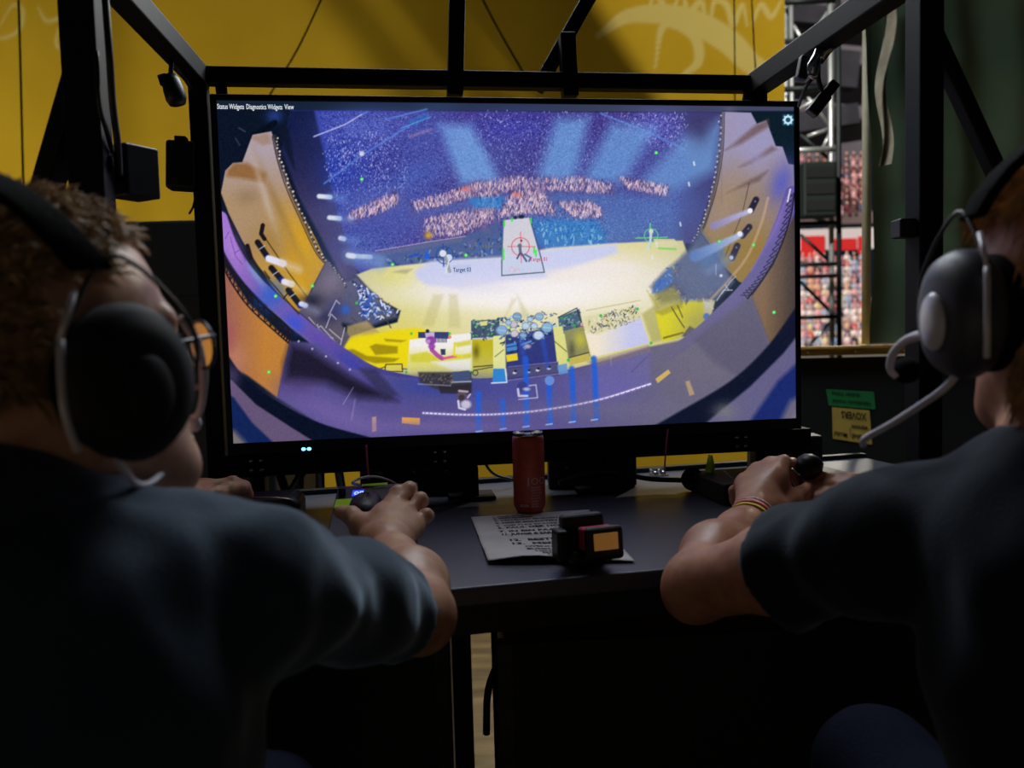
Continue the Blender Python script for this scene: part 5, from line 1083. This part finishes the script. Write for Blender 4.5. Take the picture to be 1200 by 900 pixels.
# ================================================================== PEOPLE
SKIN = mat('skin', (212, 166, 134), .42, var=.18, scale=45, bump=.25, c2=(186, 130, 100), sss=.05)
SKIN2 = mat('skin_tanned', (202, 146, 118), .42, var=.2, scale=45, bump=.25, c2=(176, 116, 90), sss=.05)
SHIRT = mat('shirt_blue_grey', (50, 64, 82), .9, var=.25, scale=500, bump=.3, spec=.15)
SHIRT2 = mat('shirt_black_blue', (26, 33, 44), .9, var=.25, scale=500, bump=.3, spec=.15)
for m_, sw_ in ((SHIRT, .8), (SHIRT2, .3)):
    b = m_.node_tree.nodes['Principled BSDF']; b.inputs['Sheen Weight'].default_value = sw_; b.inputs['Sheen Roughness'].default_value = .45; b.inputs['Sheen Tint'].default_value = (.7, .85, 1, 1)
JEANS = mat('dark_jeans', (26, 34, 54), .9, var=.3, scale=300, bump=.3, spec=.15)
LEATHER = mat('black_shoe', (16, 16, 18), .5)
def V3(*a): return Vector(a)
def head(s, C, f, k=.02):
    f = Vector(f).normalized(); r_ = f.cross(UPZ).normalized(); u = r_.cross(f).normalized(); R = np.array([[r_.x, f.x, u.x], [r_.y, f.y, u.y], [r_.z, f.z, u.z]])
    p = lambda a, b, c: C + r_ * a + f * b + u * c
    s.ell(p(0, -.012, .035), (.077, .097, .092), R, k); s.ell(p(0, .035, -.035), (.060, .060, .078), R, .03); s.ell(p(0, .07, -.092), (.028, .024, .022), R, .03)
    for a in (-1, 1):
        s.cap(p(a * .056, -.005, -.05), p(a * .022, .07, -.098), .018, .02, .03); s.ell(p(a * .038, .066, -.02), (.022, .02, .02), R, .02)
        s.cap(p(a * .01, .088, .027), p(a * .045, .068, .028), .009, .008, .015); s.ell(p(a * .031, .074, .008), (.013, .012, .011), R, .004)
        s.ell(p(a * .078, -.005, -.005), (.009, .02, .032), R, .006); s.cap(p(a * .010, .098, -.034), p(a * .016, .092, -.034), .007, .007, .006)
    s.cap(p(0, .092, .018), p(0, .112, -.026), .008, .0125, .01)
    s.cap(p(-.02, .084, -.062), p(.02, .084, -.062), .0075, .0075, .006); s.cap(p(-.017, .083, -.075), p(.017, .083, -.075), .008, .008, .006)
    return p
def finger(s, pts, r0, r1):
    n = len(pts); rs = [r0 + (r1 - r0) * i / (n - 1) for i in range(n)]
    s.chain(pts, rs, .004)
    for i in range(1, n - 1): s.ell(pts[i], (rs[i] * 1.14,) * 3, None, .004)
def cloth(amp, sc, sc2=90):
    def f(V):
        out = np.empty(len(V))
        for i, v in enumerate(V):
            q = Vector(v); out[i] = amp * (mnoise.noise(q * sc) + .5 * mnoise.noise(Vector((q.x * sc * 2, q.y * sc * 2, q.z * sc * 1.2)) + Vector((3, 1, 7))))
        return out
    return f
# ---------- left operator
LC = V3(-.350, .622, 1.066); lf = V3(.58, .80, .08).normalized()
rsL, reL, rwL = V3(-.198, .62, .890), at(490, 722, .87), at(454, 640, 1.095)
lsL, leL, lwL = V3(-.545, .66, .91), V3(-.60, .92, .83), at(212, 588, 1.20)
nbL = V3(-.372, .59, .955)
person = empty('person', (-.40, .45, 0), 'person at left in a blue-grey t-shirt and headset, right hand on a mouse', 'person')
s = SDF((-.72, .36, .50), (-.03, 1.42, 1.24), .0034)
pL = head(s, LC, lf)
s.cap(pL(0, -.03, -.06), nbL, .056, .064, .03); s.cap(pL(.045, -.01, -.06), nbL + V3(.03, .045, -.01), .016, .014, .03)
s.ell((-.38, .565, .80), (.165, .10, .19), None, .04); s.cap(nbL + V3(0, 0, -.03), rsL, .05, .05, .04); s.cap(nbL + V3(0, 0, -.03), lsL, .05, .05, .04); s.ell((-.39, .52, .62), (.14, .10, .12), None, .05)
s.chain([rsL, rsL.lerp(reL, .5), reL], [.05, .046, .038], .03); s.chain([lsL, lsL.lerp(leL, .5), leL], [.05, .046, .04], .03)
mid = reL.lerp(rwL, .35) + V3(.006, -.004, .004)
s.chain([reL, mid, reL.lerp(rwL, .75), rwL], [.038, .043, .031, .0275], .02)
s.chain([leL, leL.lerp(lwL, .35), lwL], [.038, .041, .026], .02)
# right hand on the mouse
mcp = [at(446, 602, 1.165), at(461, 596, 1.172), at(476, 602, 1.166), at(487, 617, 1.15)]
pip = [at(466, 577, 1.20), at(480, 573, 1.205), at(493, 585, 1.19), at(499.5, 603, 1.168)]
tips = [at(455, 586, 1.25), at(474, 584, 1.255), at(490, 596, 1.235), at(498, 612, 1.20)]
tips = [V3(t.x, t.y, max(t.z, TABZ + .012)) for t in tips]
for m_ in mcp: s.cap(rwL.lerp(m_, .08), m_, .022, .0135, .018)
for a_, b_ in zip(mcp[:-1], mcp[1:]): s.cap(a_ - UPZ * .006, b_ - UPZ * .006, .011, .011, .01)
for m_, p_, t_, r0 in zip(mcp, pip, tips, (.0108, .0112, .0106, .0094)):
    d_ = p_.lerp(t_, .52) + (p_ - m_).normalized() * .007
    finger(s, [m_, p_, d_, t_], r0, r0 * .78); s.cap(m_.lerp(rwL, .62) + UPZ * .0175, m_ + UPZ * .0095, .0042, .006, .006)
tm = [at(436, 632, 1.115), at(425, 617, 1.145), at(412, 604, 1.165), at(399, 600, 1.18)]
s.cap(rwL, tm[0], .022, .018, .02); finger(s, tm, .0165, .0105); s.cap(tm[1], mcp[0].lerp(rwL, .3), .012, .014, .022)
# left hand half closed on the handset
mcp2 = [at(246, 570, 1.262), at(240, 572, 1.28), at(233, 574, 1.295), at(226, 577, 1.305)]
s.cap(lwL, mcp2[1], .024, .015, .02); s.cap(lwL, mcp2[3], .022, .014, .02)
for i, m_ in enumerate(mcp2):
    s.cap(lwL, m_, .02, .0125, .012); pp = m_ + V3(.030, .018, .002); tt = pp + V3(.022, .008, -.022)
    finger(s, [m_, pp, pp.lerp(tt, .55) + V3(.004, 0, .004), tt], .0105, .0085)
t2 = [at(236, 586, 1.215), at(254, 580, 1.235), at(268, 574, 1.255), at(282, 572, 1.27)]
s.cap(lwL, t2[0], .02, .016, .02); finger(s, t2, .0145, .0105)
body = s.build('body', SKIN, person)
# t-shirt
s = SDF((-.75, .30, .40), (-.02, 1.05, 1.02), .005)
s.ell((-.38, .56, .80), (.195, .128, .215), None, .05); s.ell((-.39, .52, .60), (.18, .135, .2), None, .06); s.cap(nbL + V3(-.005, -.012, -.03), rsL + V3(0, 0, 0), .052, .054, .05); s.cap(nbL + V3(0, -.01, -.03), lsL, .058, .062, .05)
rc_ = rsL.lerp(reL, .8); lc_ = lsL.lerp(leL, .85)
s.chain([rsL, rsL.lerp(reL, .5), rc_ + (reL - rsL) * .1], [.054, .051, .050], .03); s.chain([lsL, lsL.lerp(leL, .5), lc_ + (leL - lsL) * .1], [.066, .062, .058], .04)
s.cut(rc_, (reL - rsL), .085); s.cut(lc_, (leL - lsL), .09)
shirt = s.build('t_shirt', SHIRT, person, disp=cloth(.009, 15)); shirt['label'] = 'blue-grey short-sleeved t-shirt'
def trousers(pp, hipc, kn, ft, par):
    s = SDF((min(hipc.x, kn[0].x, kn[1].x) - .22, min(hipc.y, .2) - .12, .02), (max(hipc.x, kn[0].x, kn[1].x) + .22, max(kn[0].y, kn[1].y) + .16, hipc.z + .2), .009)
    s.ell(hipc, (.17, .15, .12), None, .05)
    for k_, f_, sx in zip(kn, ft, (-.085, .085)): s.cap(hipc + V3(sx, .02, -.01), k_, .09, .066, .05); s.cap(k_, f_ + V3(0, 0, .08), .066, .05, .04)
    s.build('trousers', JEANS, par, disp=cloth(.004, 14))
    for f_ in ft:
        s = SDF(f_ - V3(.07, .12, .07), f_ + V3(.07, .26, .13), .006); s.cap(f_ + V3(0, -.03, .045), f_ + V3(0, .15, .035), .042, .034, .02); s.cap(f_ + V3(0, -.02, .06), f_ + V3(0, -.02, .1), .038, .042, .02); s.cut(f_ + V3(0, .05, .004), (0, 0, -1), .24); s.build('shoe', LEATHER, par)
trousers(person, V3(-.40, .47, .53), [V3(-.52, .86, .55), V3(-.29, .86, .55)], [V3(-.53, .84, 0), V3(-.28, .84, 0)], person)
# short fair hair: cap of tufts
def hair(par, p, C, test, n, ln, m, cap_r, name='hair', lift=.4, down=0.):
    mb = MB(); rnd = random.Random(3); cnt = 0
    while cnt < n:
        t = rnd.uniform(0, 2 * math.pi); z = rnd.uniform(-.75, 1); q = math.sqrt(1 - z * z); a, b, c = q * math.cos(t), q * math.sin(t), z
        if not test(a, b, c): continue
        cnt += 1; base = p(a * cap_r[0], b * cap_r[1] - .012, c * cap_r[2] + .035); nrm_ = (base - C).normalized()
        dr = (nrm_ * lift + Vector((rnd.uniform(-1, 1), rnd.uniform(-1, 1), rnd.uniform(-1, 1))) * .45 + (p(0, .6, -.2 - down) - p(0, 0, 0))).normalized()
        l = ln * rnd.uniform(.6, 1.25); e1, e2, _ = frame(dr); wv = .0013
        tip = base + dr * l * .6 + (dr * .4 + nrm_ * -.1 + Vector((0, 0, -.25 - down))) * l * .5
        m1 = base + dr * l * .55
        mb.add([base + e1 * wv, base - e1 * wv * .6 + e2 * wv, base - e1 * wv * .6 - e2 * wv, m1 + e1 * wv * .8, m1 - e1 * wv * .5 + e2 * wv * .7, m1 - e1 * wv * .5 - e2 * wv * .7, tip], [(0, 1, 4, 3), (1, 2, 5, 4), (2, 0, 3, 5), (3, 4, 6), (4, 5, 6), (5, 3, 6)])
    return mb.build(name, m, par)
HAIR = mat('fair_hair', (196, 164, 116), .6, var=.4, scale=80, c2=(110, 82, 54))
hairtest = lambda a, b, c: (c > .1 - .2 * (b < .0) or (b < -.2 and c > -.55)) and not (b > .3 and c < .62) and not (abs(a) > .6 and c < .32 and b > -.3)
hair(person, pL, LC, hairtest, 5200, .026, HAIR, (.0765, .0965, .0915))
# headset of the left operator
CUP = mat('ear_cup_black', (12, 13, 17), .75, var=.3, scale=60)
def headset(p, C, f, label, side, boom_px, Y0, fs=1., cupc=CUP):
    f = Vector(f).normalized(); r_ = f.cross(UPZ).normalized(); u = r_.cross(f)
    o = empty('headset', p(0, 0, .125), label, 'headset')
    R0 = Matrix((f, u, r_)).transposed()
    for sd in (-1, 1):
        Rr = Matrix((f, u * 1, r_ * sd)).transposed() if sd > 0 else Matrix((f * -1, u, r_ * -1)).transposed()
        c0 = p(sd * .072, .0, -.012)
        mb = MB(); mb.lathe([(.012, 0), (.040 * fs, 0), (.045 * fs, .006), (.045 * fs, .016), (.040 * fs, .021), (.012, .021)], c0, Rr, 32, .92, 1.12); mb.build('ear_cushion', FOAM, o, smooth=True)
        mb = MB(); mb.lathe([(.004, .0), (.046 * fs, 0), (.049 * fs, .006), (.049 * fs, .018), (.043 * fs, .030), (.028 * fs, .037), (.004, .039)], p(sd * .092, .0, -.012), Rr, 36, .92, 1.12); cup = mb.build('ear_cup', CUP if side == 1 else mat('ear_cup_grey', (60, 60, 70), .5), o, smooth=True)
        mb = MB(); mb.lathe([(.019, .0), (.021, .004), (.019, .007), (.004, .008)], p(sd * .127, .0, -.018), Rr, 28, .8, 1.2); mb.build('cap', GREYBOOM if sd == side == -1 else CUP, cup, smooth=True)
        wp = [p(sd * .088, -.05, .035), p(sd * .1, -.028, .062), p(sd * .096, -.01, .085)]
        mb = MB(); mb.tube([p(sd * .115, -.046, -.05), p(sd * .118, -.052, -.02), p(sd * .113, -.046, .022)] , .0024, 8, 6); mb.tube([p(sd * .113, -.046, .022), p(sd * .108, -.03, .052)], .0022, 8, 1); mb.build('yoke_rod', GREYBOOM, o, smooth=True)
        mb = MB(); mb.tube([p(sd * .113, .046, -.02), p(sd * .113, .046, .026), p(sd * .106, .0, .075), p(sd * .112, -.046, .024)], .0018, 8, 8); mb.build('yoke', CABLE, o, smooth=True)
    arc = [p(math.sin(t) * .103, -.004 - .045 * max(0, math.cos(t)), .045 + math.cos(t) * .092) for t in np.linspace(-1.35, 1.35, 15)]
    mb = MB(); vs = []
    for i, q_ in enumerate(arc):
        nn = (q_ - p(0, 0, .04)).normalized()
        for k_, w_ in ((-.015, 0), (.015, 0), (.013, .009), (-.013, .009)): vs.append(q_ + f * k_ + nn * w_)
    mb.add(vs, [(i * 4 + j, i * 4 + (j + 1) % 4, i * 4 + 4 + (j + 1) % 4, i * 4 + 4 + j) for i in range(14) for j in range(4)] + [(3, 2, 1, 0), (56, 57, 58, 59)]); mb.build('headband', FOAM, o, smooth=True, bevel=.002)
    return o
hsL = headset(pL, LC, lf, 'black headset with a pale mic boom on the person at left', 1, None, 0)
mb = MB(); mb.tube([at(214, 372, .655), at(229, 398, .675), at(238, 430, .69), at(238, 462, .70), at(233, 484, .71), at(224, 493, .715)], [.0038, .004, .004, .0034, .003, .003], 10, 8); mb.build('mic_boom', GREYBOOM, hsL, smooth=True)
mb = MB(); mb.ball(at(228, 496, .715), (.006, .006, .008), None, 14, 10); mb.build('mic_tip', GREYBOOM, hsL, smooth=True)
cable('headset_cable', [at(130, 526, .545), at(142, 545, .555), at(158, 566, .575), at(176, 566, .60), at(198, 545, .65), at(224, 512, .70)], .0026, 'pale headset cable looping under the jaw of the person at left', GREYBOOM)
# glasses of the left operator
gl = empty('glasses', pL(0, .1, .01), 'thin glasses worn by the person at left, seen past the cheek', 'glasses')
GF = mat('glasses_frame', (40, 40, 46), .3, .4)
for a_ in (-1, 1):
    ringp = [pL(a_ * .036 + .027 * math.cos(t), .112 - .014 * abs(a_ * .036 + .027 * math.cos(t)) / .06, .004 + .020 * math.sin(t)) for t in np.linspace(0, 2 * math.pi, 20, endpoint=False)]
    mb = MB(); mb.tube(ringp, .0016, 6, 2, True); mb.build('rim', GF, gl, smooth=True)
    gm = mat('lens_glass', (200, 205, 210), .05)
    if 'Transmission Weight' in gm.node_tree.nodes['Principled BSDF'].inputs: gm.node_tree.nodes['Principled BSDF'].inputs['Transmission Weight'].default_value = 1; gm.node_tree.nodes['Principled BSDF'].inputs['IOR'].default_value = 1.05
    mb = MB(); mb.add(ringp, [tuple(range(20))]); mb.build('lens', gm, gl)
    mb = MB(); mb.tube([pL(a_ * .064, .098, .012), pL(a_ * .077, .06, .010), pL(a_ * .081, .01, .008), pL(a_ * .081, -.025, -.01)], .002, 6, 4); mb.build('temple', GF, gl, smooth=True)
mb = MB(); mb.tube([pL(-.010, .112, .012), pL(0, .116, .015), pL(.010, .112, .012)], .0016, 6, 3); mb.build('bridge', GF, gl, smooth=True)
def band(c, d, r, h, m, label, th=.0012, squash=1.):
    a_, b_, d_ = frame(d); R = Matrix((a_, b_, d_)).transposed(); mb = MB(); prof = [(r, -h / 2), (r + th, -h / 2), (r + th * 1.3, 0), (r + th, h / 2), (r, h / 2)]; vs = []; n = 36
    for rr, z in prof:
        for j in range(n):
            t = 2 * math.pi * j / n; vs.append(c + R @ Vector((rr * math.cos(t), rr * squash * math.sin(t), z + .0008 * math.sin(3 * t))))
    k = len(prof); fs = [(i * n + j, i * n + (j + 1) % n, ((i + 1) % k) * n + (j + 1) % n, ((i + 1) % k) * n + j) for i in range(k) for j in range(n)]; mb.add(vs, fs)
    o = mb.build('wristband', m, loc=c, smooth=True); tag(o, label, 'wristband'); return o
YB = mat('yellow_band', (240, 214, 40), .5); PB = mat('pink_band', (240, 110, 130), .5); WB = mat('pale_band', (235, 205, 205), .5)
band(lwL.lerp(leL, .06), leL - lwL, .0285, .012, YB, 'yellow wristband on the left wrist of the person at left')
# ---------- right operator
RC = V3(.490, .70, 1.098); rf = V3(-.06, .99, -.05).normalized()
ls, le, lw = V3(.350, .76, .878), at(818, 686, .97), at(884, 606, 1.175)
rs, re, rw = V3(.70, .68, .90), V3(.80, .92, .82), V3(.63, 1.17, .83)
nb = V3(.485, .665, .985)
pr = empty('person', (.56, .50, 0), 'person at right in a black t-shirt and headset with wristbands, hand on a joystick', 'person')
s = SDF((.12, .40, .52), (.90, 1.42, 1.26), .0034)
pR = head(s, RC, rf)
s.cap(pR(0, -.03, -.06), nb, .058, .068, .03); s.ell((.53, .645, .82), (.165, .10, .19), None, .04); s.ell((.54, .60, .63), (.15, .11, .13), None, .05)
s.cap(nb + V3(0, 0, -.04), ls, .05, .05, .04); s.cap(nb + V3(0, 0, -.04), rs, .05, .05, .04)
s.chain([ls, ls.lerp(le, .5) + V3(0, 0, -.004), le], [.048, .045, .039], .03); s.chain([rs, rs.lerp(re, .5), re], [.05, .046, .04], .03)
s.chain([le, le.lerp(lw, .33) + V3(-.004, 0, .006), le.lerp(lw, .72), lw], [.039, .042, .032, .0275], .02); s.ell(le + V3(-.012, -.006, -.012), (.026, .026, .026), None, .02)
s.chain([re, re.lerp(rw, .35), rw], [.04, .042, .027], .02)
mcp = [at(919, 544, 1.255), at(902, 546, 1.262), at(886, 553, 1.26), at(871, 566, 1.25)]
for m_ in mcp: s.cap(lw.lerp(m_, .06), m_, .022, .0135, .016)
for a_, b_ in zip(mcp[:-1], mcp[1:]): s.cap(a_ - UPZ * .006, b_ - UPZ * .006, .011, .011, .01)
for i, (m_, r0) in enumerate(zip(mcp, (.011, .0112, .0108, .0096))):
    p_ = m_ + [V3(.022, .028, -.006), V3(.006, .036, -.012), V3(-.002, .034, -.016), V3(-.006, .026, -.018)][i]
    t_ = p_ + [V3(.012, .0, -.034), V3(.008, -.002, -.034), V3(.006, -.004, -.032), V3(.004, -.004, -.028)][i]; d_ = p_.lerp(t_, .5) + V3(0, .008, 0)
    finger(s, [m_, p_, d_, t_], r0, r0 * .8); s.cap(m_.lerp(lw, .6) + UPZ * .0155, m_ + UPZ * .009, .0042, .006, .006)
tm = [at(912, 598, 1.19), at(926, 590, 1.215), at(938, 580, 1.235), at(947, 572, 1.25)]
s.cap(lw, tm[0], .022, .018, .02); finger(s, tm, .0155, .0105); s.cap(tm[1], mcp[0].lerp(lw, .3), .012, .014, .02)
# right hand: fingers reach round the grip
mR = [at(985, 562, 1.26), at(990, 569, 1.245), at(994, 576, 1.23), at(998, 583, 1.215)]
for m_ in mR: s.cap(rw, m_, .02, .0125, .012)
for i, m_ in enumerate(mR):
    p_ = m_ + V3(-.03, .006, .004 - .004 * i); t_ = p_ + V3(-.022, .002, -.004 - .004 * i); finger(s, [m_, p_, p_.lerp(t_, .5), t_], .0098, .0078)
t2 = [rw.lerp(mR[0], .4) + V3(0, -.02, -.01), mR[2] + V3(-.01, -.03, -.008), mR[2] + V3(-.035, -.032, -.012)]
finger(s, t2, .014, .0105)
s.build('body', SKIN2, pr)
s = SDF((.12, .36, .40), (.93, 1.06, 1.05), .005)
s.ell((.53, .645, .82), (.195, .128, .215), None, .05); s.ell((.54, .60, .60), (.185, .14, .2), None, .06); s.cap(nb + V3(0, -.012, -.045), ls + V3(0, -.01, 0), .058, .056, .05); s.cap(nb + V3(0, -.01, -.045), rs, .058, .064, .05)
lc_ = ls.lerp(le, .50); rc_ = rs.lerp(re, .7)
s.chain([ls, ls.lerp(le, .5) + V3(0, 0, -.006), lc_ + (le - ls) * .14], [.060, .057, .056], .04); s.chain([rs, rs.lerp(re, .5), rc_ + (re - rs) * .1], [.066, .062, .058], .04)
s.cut(lc_, (le - ls) + V3(-.03, 0, .0), .095); s.cut(rc_, re - rs, .09)
sh2 = s.build('t_shirt', SHIRT2, pr, disp=cloth(.008, 14)); sh2['label'] = 'black short-sleeved t-shirt'
trousers(pr, V3(.56, .52, .53), [V3(.42, .93, .55), V3(.72, .93, .55)], [V3(.42, .90, 0), V3(.73, .90, 0)], pr)
HAIR2 = mat('brown_hair', (196, 146, 88), .5, var=.4, scale=80, c2=(104, 74, 46))
ht2 = lambda a, b, c: (c > .0 or b < -.1) and not (b > .5 and c < .6) and not (abs(a) > .68 and c < .42 and b > -.4)
hair(pr, pR, RC, ht2, 5200, .034, HAIR2, (.0775, .0975, .0925), down=.5)
mb = MB(); rnd = random.Random(8)
for i in range(2200):
    t = rnd.uniform(-2.0, 2.0); h0 = rnd.uniform(-.01, -.125); b0 = pR(math.sin(t) * .070, -.026 - .066 * math.cos(t), h0); e = b0 + V3(rnd.uniform(-.014, .014), -.010, -.038 - rnd.uniform(0, .02)); md = b0.lerp(e, .5) + V3(0, -.008, 0)
    x_ = V3(.0016, 0, 0); y_ = V3(0, -.0016, 0); mb.add([b0 - x_, b0 + x_, b0 + y_, md - x_, md + x_, md + y_, e], [(0, 1, 4, 3), (1, 2, 5, 4), (2, 0, 3, 5), (3, 4, 6), (4, 5, 6), (5, 3, 6)])
mb.build('nape_hair', HAIR2, pr)
hsR = headset(pR, RC, rf, 'black headset with a bent mic boom on the person at right', -1, None, 0)
mb = MB(); mb.tube([at(1090, 392, .72), at(1078, 393, .74), at(1060, 400, .76), at(1047, 414, .78), at(1043, 432, .79), at(1050, 442, .79)], [.005, .0045, .004, .004, .0035, .003], 10, 8); mb.build('mic_boom', GREYBOOM, hsR, smooth=True)
mb = MB(); mb.ball(at(1062, 434, .80), (.014, .016, .013), None, 20, 12); mb.build('mic_foam', FOAM, hsR, smooth=True)
cable('headset_cable', [at(1114, 396, .70), at(1124, 410, .69), at(1124, 432, .69), at(1108, 454, .70), at(1080, 474, .72), at(1046, 496, .75), at(1014, 514, .78), at(1012, 522, .79)], .0032, 'pale headset cable hanging across the shoulder of the person at right', GREYBOOM)
axf = (lw - le).normalized()
band(lw + axf * -.006, lw - le, .0325, .004, WB, 'pale pink thin wristband nearest the hand of the person at right', squash=.98)
band(lw + axf * -.016, lw - le, .0318, .007, PB, 'wide pink wristband in the middle of three on the right operator', squash=.98)
band(lw + axf * -.028, lw - le, .0315, .006, YB, 'yellow wristband below the pink one on the right operator', squash=.98)
# stools
def stool(x, y, label):
    o = empty('stool', (x, y, 0), label, 'stool'); mb = MB(); mb.lathe([(.01, .36), (.17, .36), (.18, .37), (.18, .39), (.165, .404), (.01, .406)], (x, y, 0), None, 32); mb.build('seat', BLACKS, o, smooth=True)
    for k in range(4):
        t = math.pi / 4 + k * math.pi / 2; mb = MB(); mb.tube([(x + .12 * math.cos(t), y + .12 * math.sin(t), .362), (x + .19 * math.cos(t), y + .19 * math.sin(t), .0)], .013, 10, 1); mb.build('leg', BLACKM, o, smooth=True)
stool(-.40, .42, 'black round stool under the person at left'); stool(.56, .47, 'black round stool under the person at right')
print('spectators', NP, 'objects', len(bpy.data.objects))
